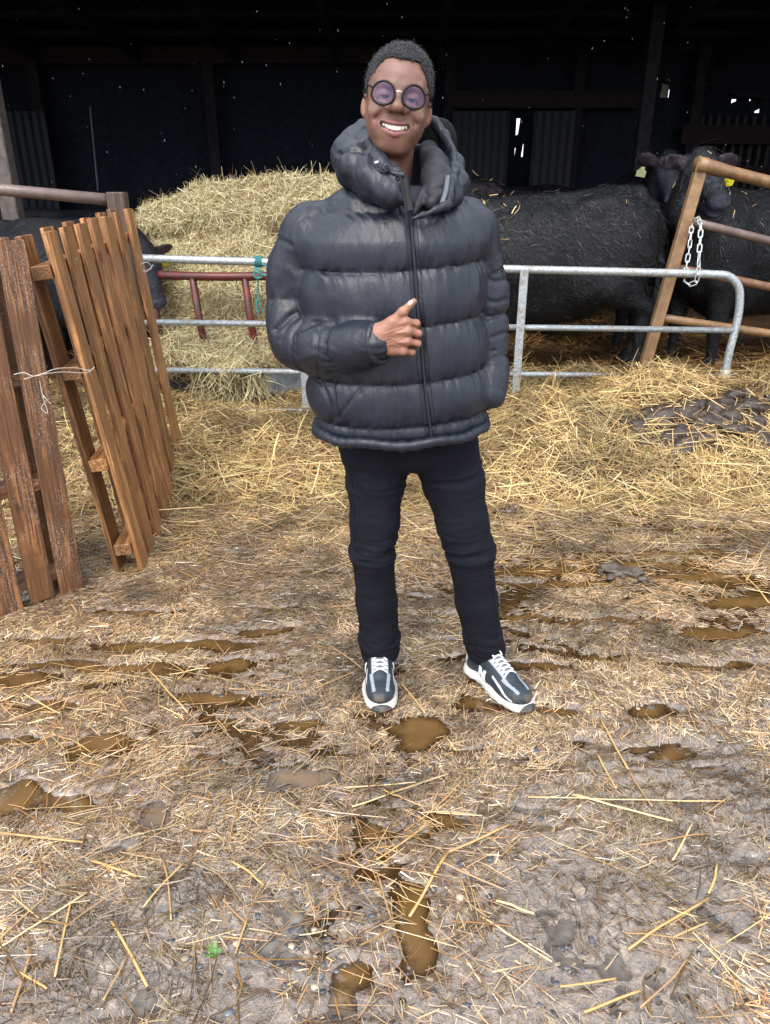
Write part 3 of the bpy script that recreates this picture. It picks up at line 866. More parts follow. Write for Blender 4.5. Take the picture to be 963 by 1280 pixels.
# green sprig in the foreground mud
mb = MB(); c0 = PZ(270, 1195); c0[2] = float(g_top(np.array([c0[0]], np.float32), np.array([c0[1]], np.float32))[0])
for k in range(9):
    a_ = rng.uniform(0, 6.28); l_ = rng.uniform(.012, .026); d_ = np.array((math.cos(a_), math.sin(a_), .6)) * l_; sd_ = np.array((-math.sin(a_), math.cos(a_), 0)) * .0045
    mb._add([c0, c0 + d_ * .5 + sd_, c0 + d_, c0 + d_ * .5 - sd_], [(0, 1, 2, 3)])
o = mb.build('grass_sprig', m_flat('sprig_green', (.07, .16, .03), .5, .4)); tag(o, 'tiny green sprig sticking out of the foreground mud', 'sprig')

# ------------------------------------------------------------------ barn
barn = empty('barn', (0, 6.2, 0), 'big dark timber cattle barn with a black interior behind the gate', 'barn')
def bpart(mb, name, mat, label=None):
    V, Fs = mb.data(); o = rmesh(name, V - np.array((0, 6.2, 0)), Fs, mat, barn, False); tag(o, label); return o
BY = 12.6
def X_at(px, py, Y): return P(px, py, Y)[0]
# back wall planks with a few gaps that let daylight in
gaps = [(X_at(646, 150, BY), X_at(657, 150, BY), P(650, 196, BY)[2], P(650, 148, BY)[2]),
        (X_at(914, 130, BY), X_at(951, 130, BY), P(930, 141, BY)[2], P(930, 124, BY)[2]),
        (X_at(716, 117, BY), X_at(736, 117, BY), P(725, 119, BY)[2], P(725, 116, BY)[2]),
        (X_at(808, 108, BY), X_at(838, 108, BY), P(820, 122, BY)[2], P(820, 98, BY)[2]),
        (X_at(874, 108, BY), X_at(880, 108, BY), P(877, 113, BY)[2], P(877, 105, BY)[2])]
xs = sorted(set([-8.0, 8.0] + [v for g in gaps for v in g[:2]])); edges = []
for a, b in zip(xs[:-1], xs[1:]):
    k = max(1, round((b - a) / .29)); edges += [(a + (b - a) * i / k, a + (b - a) * (i + 1) / k) for i in range(k)]
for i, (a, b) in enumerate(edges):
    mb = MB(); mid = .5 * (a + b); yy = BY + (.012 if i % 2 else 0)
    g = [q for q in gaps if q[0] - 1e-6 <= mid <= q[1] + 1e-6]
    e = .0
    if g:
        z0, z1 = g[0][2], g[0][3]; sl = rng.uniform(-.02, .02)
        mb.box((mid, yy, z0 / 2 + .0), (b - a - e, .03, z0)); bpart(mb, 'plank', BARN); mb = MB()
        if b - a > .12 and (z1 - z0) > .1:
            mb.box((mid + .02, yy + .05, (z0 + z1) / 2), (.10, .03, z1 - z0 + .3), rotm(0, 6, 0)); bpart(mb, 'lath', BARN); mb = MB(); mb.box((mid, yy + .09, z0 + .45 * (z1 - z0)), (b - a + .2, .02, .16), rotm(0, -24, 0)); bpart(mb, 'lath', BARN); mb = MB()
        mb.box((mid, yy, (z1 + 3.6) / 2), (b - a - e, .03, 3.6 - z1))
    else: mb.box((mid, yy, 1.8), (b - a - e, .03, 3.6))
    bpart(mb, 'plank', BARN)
for x0, nm in ((-8.0, -1), (8.0, 1)):
    mb = MB(); mb.box((x0 + nm * .05, 9.4, 2.0), (.05, 7.4, 4.0)); bpart(mb, 'side_wall', BARN)
# roof sheets on rafters and purlins
def roof_z(y): return 3.62 - (y - 6.0) * .055
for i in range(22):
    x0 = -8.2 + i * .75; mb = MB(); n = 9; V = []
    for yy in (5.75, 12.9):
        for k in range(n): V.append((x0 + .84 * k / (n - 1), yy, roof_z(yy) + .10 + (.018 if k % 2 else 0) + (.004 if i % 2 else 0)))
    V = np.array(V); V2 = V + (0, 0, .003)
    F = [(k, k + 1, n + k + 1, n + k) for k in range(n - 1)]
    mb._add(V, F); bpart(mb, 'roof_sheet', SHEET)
for i in range(12):
    x = -7.7 + i * 1.4; mb = MB()
    a, b = np.array((x, 5.8, roof_z(5.8) - .07)), np.array((x, 12.5, roof_z(12.5) - .07)); d = b - a
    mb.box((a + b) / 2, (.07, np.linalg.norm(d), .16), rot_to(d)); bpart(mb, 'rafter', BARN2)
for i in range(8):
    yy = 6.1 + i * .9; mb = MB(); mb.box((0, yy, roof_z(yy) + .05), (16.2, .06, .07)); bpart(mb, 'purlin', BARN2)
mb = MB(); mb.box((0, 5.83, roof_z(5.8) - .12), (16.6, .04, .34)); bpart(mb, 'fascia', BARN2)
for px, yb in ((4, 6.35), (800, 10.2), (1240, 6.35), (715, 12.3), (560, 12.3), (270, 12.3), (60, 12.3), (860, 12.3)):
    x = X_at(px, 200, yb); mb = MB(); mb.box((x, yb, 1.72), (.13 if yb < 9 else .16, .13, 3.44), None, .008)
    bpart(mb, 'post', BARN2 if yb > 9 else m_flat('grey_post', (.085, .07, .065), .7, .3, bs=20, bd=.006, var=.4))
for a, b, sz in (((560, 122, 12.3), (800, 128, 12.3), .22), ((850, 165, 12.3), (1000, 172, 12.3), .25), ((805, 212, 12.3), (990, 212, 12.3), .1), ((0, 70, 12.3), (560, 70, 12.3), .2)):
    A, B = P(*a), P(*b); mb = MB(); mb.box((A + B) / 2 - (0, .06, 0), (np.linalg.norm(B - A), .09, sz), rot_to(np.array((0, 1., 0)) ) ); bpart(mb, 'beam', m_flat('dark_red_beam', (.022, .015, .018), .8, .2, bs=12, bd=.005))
# slatted boards / sheet pieces one can dimly make out on the right of the back wall
for k in range(9):
    q = P(872 + k * 11, 185, 12.45); mb = MB(); mb.box((q[0], 12.45, 1.9), (.05, .03, 1.15), rotm(0, rng.uniform(-2, 2), 0)); bpart(mb, 'slat', m_flat('slat_grey', (.045, .04, .038), .8, .2, bs=12) if k == 0 else bpd)
    if k == 0: bpd = barn.children[-1].data.materials[0]
for (a, b, wd) in (((822, 96), (836, 104), .13), ((858, 104), (898, 108), .10), ((742, 20), (790, 14), .04), ((892, 22), (935, 40), .04), ((912, 118), (963, 122), .12)):
    A, B = P(*a, 12.35), P(*b, 12.35); mb = MB(); mb.box((A + B) / 2, (wd, np.linalg.norm(B - A), .03), rot_to(B - A)); bpart(mb, 'brace', BARN2)
q = P(819, 110, 12.56); mb = MB()
for k in range(6): mb.box((q[0] - .22 + k * .085, 12.66 + .01 * (k % 2), q[2]), (.08, .006, .5))
bpart(mb, 'skylight_sheet', PALESH)
q = P(115, 200, 11.8)
mb = MB(); mb.box((q[0] + .02, 11.9, 2.0), (.022, .02, 1.1), rotm(0, 3, 0)); bpart(mb, 'brace', m_flat('daylight_strip', (.12, .14, .17), .6, .3, bs=8), 'pale thin strip painted as daylight through a wall gap')  # pale colour stands for a line of daylight through the boards
for k, (px, pw) in enumerate([(600, 70), (690, 50), (40, 45)]):
    A = P(px, 190, 12.0); mb = MB(); wd = pw / F_PX * 11; n = int(wd / .055)
    V = [(A[0] - wd / 2 + wd * i / n, 12.0 + (.02 if i % 2 else 0), z_) for z_ in (0, 2.5) for i in range(n + 1)]
    mb._add(V, [(i, i + 1, n + 2 + i, n + 1 + i) for i in range(n)]); bpart(mb, 'corrugated_sheet', SHEET)
# bushes outside seen through the gaps
mb = MB(); 
for k in range(900):
    c = np.array((rng.uniform(3.5, 9.5), rng.uniform(16, 17.2), rng.uniform(1.0, 2.9))); d = rng.normal(size=3); d /= np.linalg.norm(d); e = np.cross(d, rng.normal(size=3)); e *= .05 / np.linalg.norm(e)
    d *= .12; mb._add([c, c + d * .5 + e, c + d, c + d * .5 - e], [(0, 1, 2, 3)])
o = mb.build('hedge', m_flat('hedge_leaf', (.06, .13, .03), .5, .4)); tag(o, 'green hedge glimpsed through the gaps in the back wall', 'hedge')

# sleet falling in front of the barn
mb = MB()
for k in range(120):
    q = P(rng.uniform(0, 963), rng.uniform(0, 330), rng.uniform(1.6, 5.6)); s = rng.uniform(.4, 1.1) * .0012 * (.5 + q[1] * .28); L = s * rng.uniform(1.5, 3.4)
    mb._add(np.array([(0, 0, L), (s, 0, 0), (0, s, 0), (-s, 0, 0), (0, -s, 0), (0, 0, -L)]) + q, None, [(0, 1, 2), (0, 2, 3), (0, 3, 4), (0, 4, 1), (5, 2, 1), (5, 3, 2), (5, 4, 3), (5, 1, 4)])
_t = NT('sleet'); _t.set(color=(.5, .55, .6), rough=.3, trans=.0, alpha=.14)
o = mb.build('sleet', _t.m, None, True); tag(o, 'sparse sleet drops falling in front of the dark barn', 'sleet', kind='stuff')
# ------------------------------------------------------------------ steel gate with its rails
def pipe(parent, name, mat, pts, r, n=14, caps=True, sp=None, dents=0.0, label=None):
    pts = np.array(pts, float)
    if sp: pts = spline(pts, sp)
    o0 = np.array(parent.location)
    mb = MB(); mb.tube(pts - o0, r, n, caps)
    o = mb.build(name, mat, parent, True); tag(o, label); return o
gate = empty('field_gate', P(650, 506, 5.1), 'grey galvanised tube gate running behind the man across the barn front', 'gate')
R1 = .0265
TL, TR = P(150, 322, 5.26), P(893, 343, 5.07)
cr = [P(893, 343, 5.07), P(912, 346, 5.07), P(923, 358, 5.07), P(925, 375, 5.07), P(922, 400, 5.07), P(912, 440, 5.065), P(903, 482, 5.06)]
pipe(gate, 'frame_tube', GALV, [TL, TL * .5 + TR * .5 + (0, 0, -.004), TR * .9 + TL * .1] + cr, R1, sp=60)
for a, b, l0 in (((150, 402, 5.26), (917, 413, 5.065), None), ((150, 462, 5.25), (912, 471, 5.06), None), ((150, 511, 5.25), (652, 516, 5.09), None)):
    pipe(gate, 'rail', GALV, [P(*a), P(*b)], .020)
for a, b in (((654, 336, 5.09), (644, 508, 5.09)), ((379, 330, 5.17), (381, 524, 5.17)), ((893, 470, 5.06), (888, 500, 5.06))):
    A, B = P(*a), P(*b); mb = MB(); mb.box((A + B) / 2 - np.array(gate.location) + (0, -.022, 0), (.055, .012, abs(A[2] - B[2])), rotm(0, 0, 0), .003)
    tag(mb.build('upright', GALV, gate), None)
mb = MB(); A = P(905, 474, 5.06) - np.array(gate.location); mb.tube([A + (0, 0, -.09), A + (0, 0, .07)], .036, 14); mb.build('hinge_sleeve', GALV, gate, True)
# straw wisps caught on the bottom rail
def tuft(name, label, centers, n, L, spread, mat, cols, down=0.0, wid=.003):
    c = np.array(centers)[rng.integers(0, len(centers), n)] + rng.normal(0, 1, (n, 3)) * np.array(spread)
    d = rng.normal(size=(n, 3)); d[:, 2] -= down; l = L * rng.lognormal(0, .35, n)
    C = pick(cols, [1] * len(cols), n)
    o = ribbons(name, c, d, l, wid * rng.lognormal(0, .2, n), rng.normal(0, .2, (n, 3)) * l[:, None] + (0, 0, -.02), C, mat, None, 3)
    tag(o, label); return o
tuft('caught_straw', 'wisps of straw caught on the lower gate rails', [P(680 + k, 468, 5.04) for k in (10, 12, 14, 88, 90, 92)] + [P(762, 475, 5.04), P(650, 470, 5.04)], 90, .07, (.012, .012, .02), HAYS, GOLD[:4], 1.2)

# ------------------------------------------------------------------ leaning rusty gate on the right
rg = empty('rusty_gate', P(803, 458, 5.2), 'rusty brown gate leaning askew with a square post in front of the right cow', 'gate')
A, B = P(880, 197, 5.27), P(806, 458, 5.20)
mb = MB(); d = A - B; mb.box((A + B) / 2 - np.array(rg.location), (.075, np.linalg.norm(d), .06), rot_to(d, (0, 1, 0)), .006); mb.build('leaning_post', RUST_T, rg)
mb = MB(); A2 = P(872, 205, 5.25); B2 = P(1180, 283, 5.7); d = B2 - A2
pts = spline([A2, A2 * .7 + B2 * .3, B2], 14); mb.tube(pts - np.array(rg.location), np.r_[.062, .058, .054, np.full(11, .049)], 12, flat=.8); mb.build('top_rail', RUST_T, rg, True)
for a, b, m in (((860, 276, 5.26), (1180, 352, 5.7), PIPE), ((835, 333, 5.26), (1180, 400, 5.7), RUST_B), ((818, 396, 5.25), (1180, 446, 5.7), RUST_T)):
    A, B = P(*a), P(*b); pipe(rg, 'rail', m, [A, A * .5 + B * .5 + (0, 0, -.006), B], .029, sp=8)
A, B = P(1150, 268, 5.65), P(1150, 452, 5.65); pipe(rg, 'far_post', RUST_B, [A, B], .04)

# chain over the gate
ch = empty('chain', P(868, 350, 5.03), 'short bright steel chain hooked over the end of the grey gate', 'chain')
lm = m_flat('zinc_link', (.50, .53, .54), .32, .5, metal=.6, bs=60, var=.15)
th = np.linspace(0, 2 * np.pi, 20, endpoint=False)
st = np.stack([.0125 * np.cos(th), 0 * th, .0125 * np.sin(th) + np.where(np.sin(th) > 0, .0155, -.0155)], 1)
mb = MB(); mb.tube(st, .0042, 8, closed=True); lk0 = mb.build('link', lm, ch, True)
def strand(pts, first=False):
    L = np.r_[0, np.cumsum(np.linalg.norm(np.diff(pts, axis=0), axis=1))]; n = int(L[-1] / .044)
    for i in range(n):
        s = (i + .5) / n * L[-1]; q = np.array([np.interp(s, L, pts[:, k]) for k in range(3)])
        q2 = np.array([np.interp(s + .004, L, pts[:, k]) for k in range(3)]); d = q2 - q; d /= np.linalg.norm(d) + 1e-9
        global lk0
        o = lk0 if lk0 is not None else dup(lk1, ch)
        if lk0 is not None: globals()['lk1'] = lk0; globals()['lk0'] = None
        o.location = q - np.array(ch.location)
        o.rotation_euler = (Vector(d).to_track_quat('Z', 'Y').to_matrix() @ Matrix.Rotation(math.radians(75 * (i % 2) + 12), 3, 'Z')).to_euler()
s1 = spline([P(866, 274, 5.25), P(873, 273, 5.2), P(876, 285, 5.10), P(874, 320, 5.03), P(873, 340, 5.02), P(870, 352, 5.03), P(862, 356, 5.06)], 60)
s2 = spline([P(862, 356, 5.06), P(856, 350, 5.10), P(858, 335, 5.14), P(862, 310, 5.16), P(864, 290, 5.18), P(866, 280, 5.24)], 60)
strand(s1); strand(s2)

# ------------------------------------------------------------------ pallets
def pallet(name, label, b0, b1, t0, t1, boards, back, levels, mat, thick, flip, zjit=.0, bw_j=0, ss=(.055, .05)):
    root = empty(name, b0, label, 'pallet', 'wooden pallets')
    b0, b1, t0, t1 = map(np.array, (b0, b1, t0, t1)); u = (b1 - b0); u[2] = 0; Lw = np.linalg.norm(u); u /= Lw
    for layer, lst in ((0, boards), (1, back)):
        for (s0, s1) in lst:
            sm = .5 * (s0 + s1); B = b0 + (b1 - b0) * sm; T = t0 + (t1 - t0) * sm
            z = T - B; H = np.linalg.norm(z); z = z / H; n = np.cross(u, z); n /= np.linalg.norm(n)
            if flip: n = -n
            uu = np.cross(z, n)
            c = (B + T) / 2 + n * (-.012 - layer * thick) + z * rng.uniform(-.006, .006) + n * rng.normal(0, .0015)
            mb = MB(); W = (s1 - s0) * Lw
            mb.box((0, 0, 0), (W, .021, H), None, .0025)
            V, Fs = mb.data(); V = V + rng.normal(0, .0012, V.shape)
            o = rmesh('board', V, Fs, mat, root, False)
            R = np.stack([uu, -n, z], 1) @ rotm(0, rng.normal(0, .35), 0)
            if np.linalg.det(R) < 0: R[:, 1] *= -1
            o.matrix_local = Matrix.Translation(c - b0) @ Matrix(R.tolist()).to_4x4()
    for lv in levels:
        fr = (lv - b0[2]) / (t0[2] - b0[2]); A = b0 + (t0 - b0) * fr; B = b1 + (t1 - b1) * fr
        z = t0 - b0; z /= np.linalg.norm(z); n = np.cross(u, z); n /= np.linalg.norm(n)
        if flip: n = -n
        d = B - A; c = (A + B) / 2 - n * (.0245 + (thick - .026) / 2)
        mb = MB(); mb.box((0, 0, 0), (.0, .0, .0)) if False else None
        mb.box((0, 0, 0), (thick - .026, ss[1], np.linalg.norm(d) + .02), None, .003)
        o = mb.build('stringer', mat, root)
        dn = d / np.linalg.norm(d); x = n - dn * np.dot(n, dn); x /= np.linalg.norm(x); y = np.cross(dn, x)
        o.matrix_local = Matrix.Translation(c - b0) @ Matrix(np.stack([x, y, dn], 1).tolist()).to_4x4()
    return root
# B: the bright one seen along its face
b0, t0 = P(181, 715, 2.79), P(60, 290, 2.79); b1 = np.array((-1.16, 4.10, .02)); t1 = P(170, 259, 4.12)
bd = [(0, .085), (.135, .225), (.285, .375), (.43, .515), (.575, .665), (.725, .81), (.865, .95), (.965, 1.0)][:7] + [(.955, 1.0)]
PB = pallet('pallet', 'bright orange pine pallet standing on edge second from the left', b0, b1, t0, t1, [(0, .080), (.125, .205), (.265, .348), (.41, .49), (.55, .635), (.70, .78), (.86, .965)],
            [(0, .1), (.19, .28), (.38, .47), (.57, .66), (.76, .85), (.91, 1.0)], [1.225, .86, .49, .115], WOOD_O, .096, False)
# A: the dark one at the left edge, facing the camera
a0 = PZ(105, 736); a1 = a0 + (PZ(33, 760) - a0) * 2.9; at0 = P(30, 292, 2.66); at0[2] = 1.345; sh = at0 - a0
a1[2] = 0; at1 = a1 + sh
Lw = np.linalg.norm(a1 - a0); pt = .118 / Lw; bw = .090 / Lw
PA = pallet('pallet', 'dark red brown weathered pallet standing on edge at the left edge of the picture', a0, a1, at0, at1, [(i * pt, i * pt + bw) for i in range(int(1 / pt))],
            [(i * pt * 1.9 + .02, i * pt * 1.9 + bw + .02) for i in range(int(.55 / pt))], [.09, .47, .87, 1.27], WOOD_R, .10, True)
tw = m_flat('white_twine', (.55, .52, .47), .7, .3)
def twine(name, label, pts, r, mat, parent=None, sp=60, cat='twine'):
    mb = MB(); mb.tube(spline(np.array(pts), sp), r, 5); o = mb.build(name, mat, parent, True)
    if parent is None: tag(o, label, cat)
    return o
twine('twine', 'white twine tying the two pallets together', [P(18, 468, 2.50), P(30, 466, 2.52), P(45, 470, 2.53), P(70, 461, 2.6), P(95, 460, 2.72), P(112, 463, 2.76), P(118, 459, 2.79), P(108, 466, 2.77), P(80, 465, 2.66), P(52, 468, 2.55), P(30, 474, 2.52)], .0013, tw)
twine('twine', 'frayed twine end curling on the face of the dark pallet', [P(50, 476, 2.55), P(53, 492, 2.55), P(58, 500, 2.55), P(52, 510, 2.56), P(60, 516, 2.56), P(54, 496, 2.55), P(64, 505, 2.56)], .0011, tw)
twine('twine', 'thin pale wire looped round the far edge of the bright pallet', [P(172, 332, 3.96), P(184, 328, 3.97), P(190, 335, 4.0), P(180, 338, 4.0), P(170, 334, 3.98), P(182, 340, 4.0), P(192, 331, 4.02)], .0016, tw)
twine('twine', 'pale twine hanging at the foot of the bright pallet', [P(196, 620, 3.4), P(199, 640, 3.35), P(195, 655, 3.32), P(203, 650, 3.32), P(201, 662, 3.3)], .0018, tw)

# brown pipe rail and its post behind the pallets
pr = empty('pipe_rail', P(146, 470, 4.75), 'brown steel pipe rail ending at a short square post above the pallets', 'rail')
A, B = P(-160, 222, 4.75), P(140, 250, 4.75); pipe(pr, 'rail', PIPE, [A, B], .034)
A = P(146, 240, 4.75); mb = MB(); mb.box((A[0] - pr.location[0], A[1] - pr.location[1], (A[2] - .05) / 2 - pr.location[2]), (.105, .09, A[2] + .05), None, .006)
mb.build('square_post', m_wood('post_wood', (.16, .10, .075), (.05, .03, .025), .6), pr)

# ------------------------------------------------------------------ hay bale in the ring feeder
def fuzz(name, label, V, F, n, L, wd, cols, wts, mat, out=.25, parent=None, lift=.0, down=.3, seg=3, bend=.25, sel=None):
    q = V[F]; c = q.mean(1); nn = np.cross(q[:, 2] - q[:, 0], q[:, 3] - q[:, 1]); ar = np.linalg.norm(nn, axis=1); nn /= ar[:, None] + 1e-12
    wgt = ar * (nn[:, 1] < .35)
    if sel is not None: wgt = wgt * sel(c)
    i = rng.choice(len(F), n, p=wgt / wgt.sum()); N = nn[i]
    p = c[i] + (rng.uniform(-.5, .5, (n, 3))) * np.sqrt(ar[i])[:, None] * .9
    d = rng.normal(size=(n, 3)); d[:, 2] -= down; d -= N * (d * N).sum(1)[:, None]; d /= np.linalg.norm(d, axis=1)[:, None] + 1e-9
    d = d + N * rng.normal(out * .4, out, n)[:, None]
    l = L * rng.lognormal(0, .4, n)
    p = p - d * (l * .4)[:, None] + N * (lift + .006)
    curl = rng.normal(0, 1, (n, 3)) * (l * bend)[:, None] - N * (l * out * .6)[:, None] * .5
    o = ribbons(name, p, d, l, wd * rng.lognormal(0, .25, n), curl, pick(cols, wts, n), mat, parent, seg, N + rng.normal(0, .4, (n, 3)))
    tag(o, label); return o
HAYCOL = [(.47, .40, .235), (.37, .305, .16), (.55, .485, .31), (.27, .215, .11), (.42, .385, .21), (.17, .125, .06)]
bale = empty('hay_bale', (-1.12, 6.5, 0), 'huge loose bale of pale hay behind the gate left of the man', 'hay bale')
s_ = SDF((-2.35, 4.95, -.1), (.1, 7.5, 1.85), .022)
def PP(px, py, Y): return P(px, py, Y)
s_.cap((-1.13, 6.7, .35), (-1.13, 6.6, .62), .78, .80, .05)
s_.ell(PP(315, 330, 6.55), (.86, .62, .50), None, .05)
s_.ell(PP(290, 272, 6.5), (.52, .5, .26), None, .05)
s_.ell(PP(360, 268, 6.5), (.56, .5, .28), None, .05)
s_.ell(PP(425, 290, 6.5), (.55, .5, .42), None, .05)
s_.ell(PP(232, 330, 6.2), (.42, .34, .19), None, .03)
s_.ell(PP(228, 280, 6.4), (.34, .34, .20), None, .04)
s_.ell(PP(300, 380, 6.0), (.62, .40, .40), None, .12)
s_.ell(PP(255, 440, 5.62), (.42, .34, .17), None, .10)
s_.ell(PP(330, 432, 5.68), (.40, .30, .16), None, .10)
s_.ell(PP(285, 458, 5.36), (.22, .16, .11), rotm(0, 10, 0), .05)
s_.ell(PP(400, 420, 5.8), (.35, .3, .3), None, .10)
V, F = s_.mesh(2); N = vnormals(V, F)
V = V + N * (.055 * fbm(V * 4, 3, 4, .55) + .02 * fbm(V * 22, 4, 2))[:, None]
o0 = np.array(bale.location)
rmesh('core', V - o0, F, HAYC, bale)
fz = fuzz('loose_hay', None, V - o0, F, 56000, .078, .0034, HAYCOL, [2.6, 3, 1.6, 2, 1.6, 1.0], HAYS, .20, bale, bend=.3)
fz['kind'] = 'stuff'
# hay hanging through the gate
n = 800; px = rng.uniform(240, 335, n); py = 470 + rng.uniform(-10, 30, n) * (1 - ((px - 285) / 70) ** 2)
p0 = np.array([P(a, b, 5.3 + rng.normal(0, .05)) for a, b in zip(px, py)]); d = rng.normal(0, .5, (n, 3)); d[:, 2] -= 1.0
l = .10 * rng.lognormal(0, .4, n)
o = ribbons('hanging_hay', p0 - o0, d, l, .004 * rng.lognormal(0, .2, n), rng.normal(0, .25, (n, 3)) * l[:, None], pick(HAYCOL, [3, 3, 2, 2, 2, 1.5], n), HAYS, bale, 3)
# wet strands hanging from the lowest rail, left
n = 900; px = np.r_[rng.uniform(225, 372, n - 120), rng.uniform(372, 400, 120)]
p0 = np.array([P(a, 512 + rng.normal(0, 4), 5.22 + rng.normal(0, .02)) for a in px]); d = rng.normal(0, .35, (n, 3)); d[:, 2] -= 1.0
o = ribbons('straw_fringe', p0, d, .085 * rng.lognormal(0, .35, n), .004 * rng.lognormal(0, .2, n), rng.normal(0, .02, (n, 3)), pick(GOLD + TAN[:2], [2, 2, 1, 2, 2, 2, 2, 2], n), HAYS, None, 3)
tag(o, 'fringe of damp hay hanging from the lowest gate rail beside the bright pallet', kind='stuff')

rf = empty('ring_feeder', (-1.12, 6.5, 0), 'worn red and rust ring feeder holding the hay behind the gate', 'feeder')
RR = 1.07
def rp(a, z, r=RR): return np.array((r * math.sin(a), -r * math.cos(a), z))
th = np.linspace(0, 2 * np.pi, 72, endpoint=False)
mb = MB(); mb.tube([rp(a, .925 + .0 * a) for a in th], .030, 10, closed=True); mb.build('top_ring', RED, rf, True)
mb = MB(); mb.tube([rp(a, .34) for a in th], .022, 10, closed=True); mb.build('middle_ring', GALV, rf, True)
for k in range(18):
    a = -.227 + k * 2 * math.pi / 18
    q = (a + .033) ; mb = MB(); mb.tube([rp(a, .92), rp(a + .02, .60), rp(a + .05, .36)], .026, 9); mb.build('bar', RED, rf, True)
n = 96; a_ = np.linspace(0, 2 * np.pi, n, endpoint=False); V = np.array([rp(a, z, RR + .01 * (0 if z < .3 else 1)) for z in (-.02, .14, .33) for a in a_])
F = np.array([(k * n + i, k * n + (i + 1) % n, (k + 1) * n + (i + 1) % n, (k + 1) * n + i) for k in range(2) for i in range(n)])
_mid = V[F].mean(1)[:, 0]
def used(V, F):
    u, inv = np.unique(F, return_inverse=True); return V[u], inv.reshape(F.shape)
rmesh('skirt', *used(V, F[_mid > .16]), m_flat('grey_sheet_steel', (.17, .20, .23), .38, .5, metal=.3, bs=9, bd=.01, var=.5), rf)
rmesh('skirt', *used(V, F[_mid <= .16]), m_flat('skirt_shade_black', (.012, .013, .015), .5, .3, bs=9, var=.4), rf)  # shade under the hay put into the colour: black left run of skirt
# blue green baler twine knotted on the top rail
bt = m_flat('turquoise_twine', (.035, .17, .17), .6, .3, bs=200, bd=.001, var=.35)
kt = empty('baler_twine', P(322, 330, 5.18), 'turquoise baler twine knotted round the top rail with a hanging end', 'twine')
def tw2(nm, pts, r): 
    mb = MB(); mb.tube(spline(np.array(pts) - np.array(kt.location), 40), r, 7); mb.build(nm, bt, kt, True)
for k in range(4):
    x = 320 + k * 2.2; c = P(x, 327, 5.215); th = np.linspace(0, 6.6, 12)
    tw2('wrap', [c + np.array((.004 * math.sin(3 * t_), -.033 * math.cos(t_), .033 * math.sin(t_))) for t_ in th], .0055)
tw2('knot', [P(318, 335, 5.17), P(326, 338, 5.16), P(327, 346, 5.16), P(320, 347, 5.15), P(319, 339, 5.15), P(325, 342, 5.14)], .008)
tw2('tail', [P(323, 345, 5.16), P(322, 360, 5.16), P(323, 370, 5.16), P(321, 382, 5.16), P(324, 392, 5.16)], .0065)
tw2('tail', [P(322, 370, 5.155), P(325, 380, 5.15), P(329, 390, 5.15)], .0045)
tw2('loop', [P(327, 342, 5.16), P(333, 344, 5.15), P(334, 334, 5.17), P(328, 330, 5.17)], .0055)
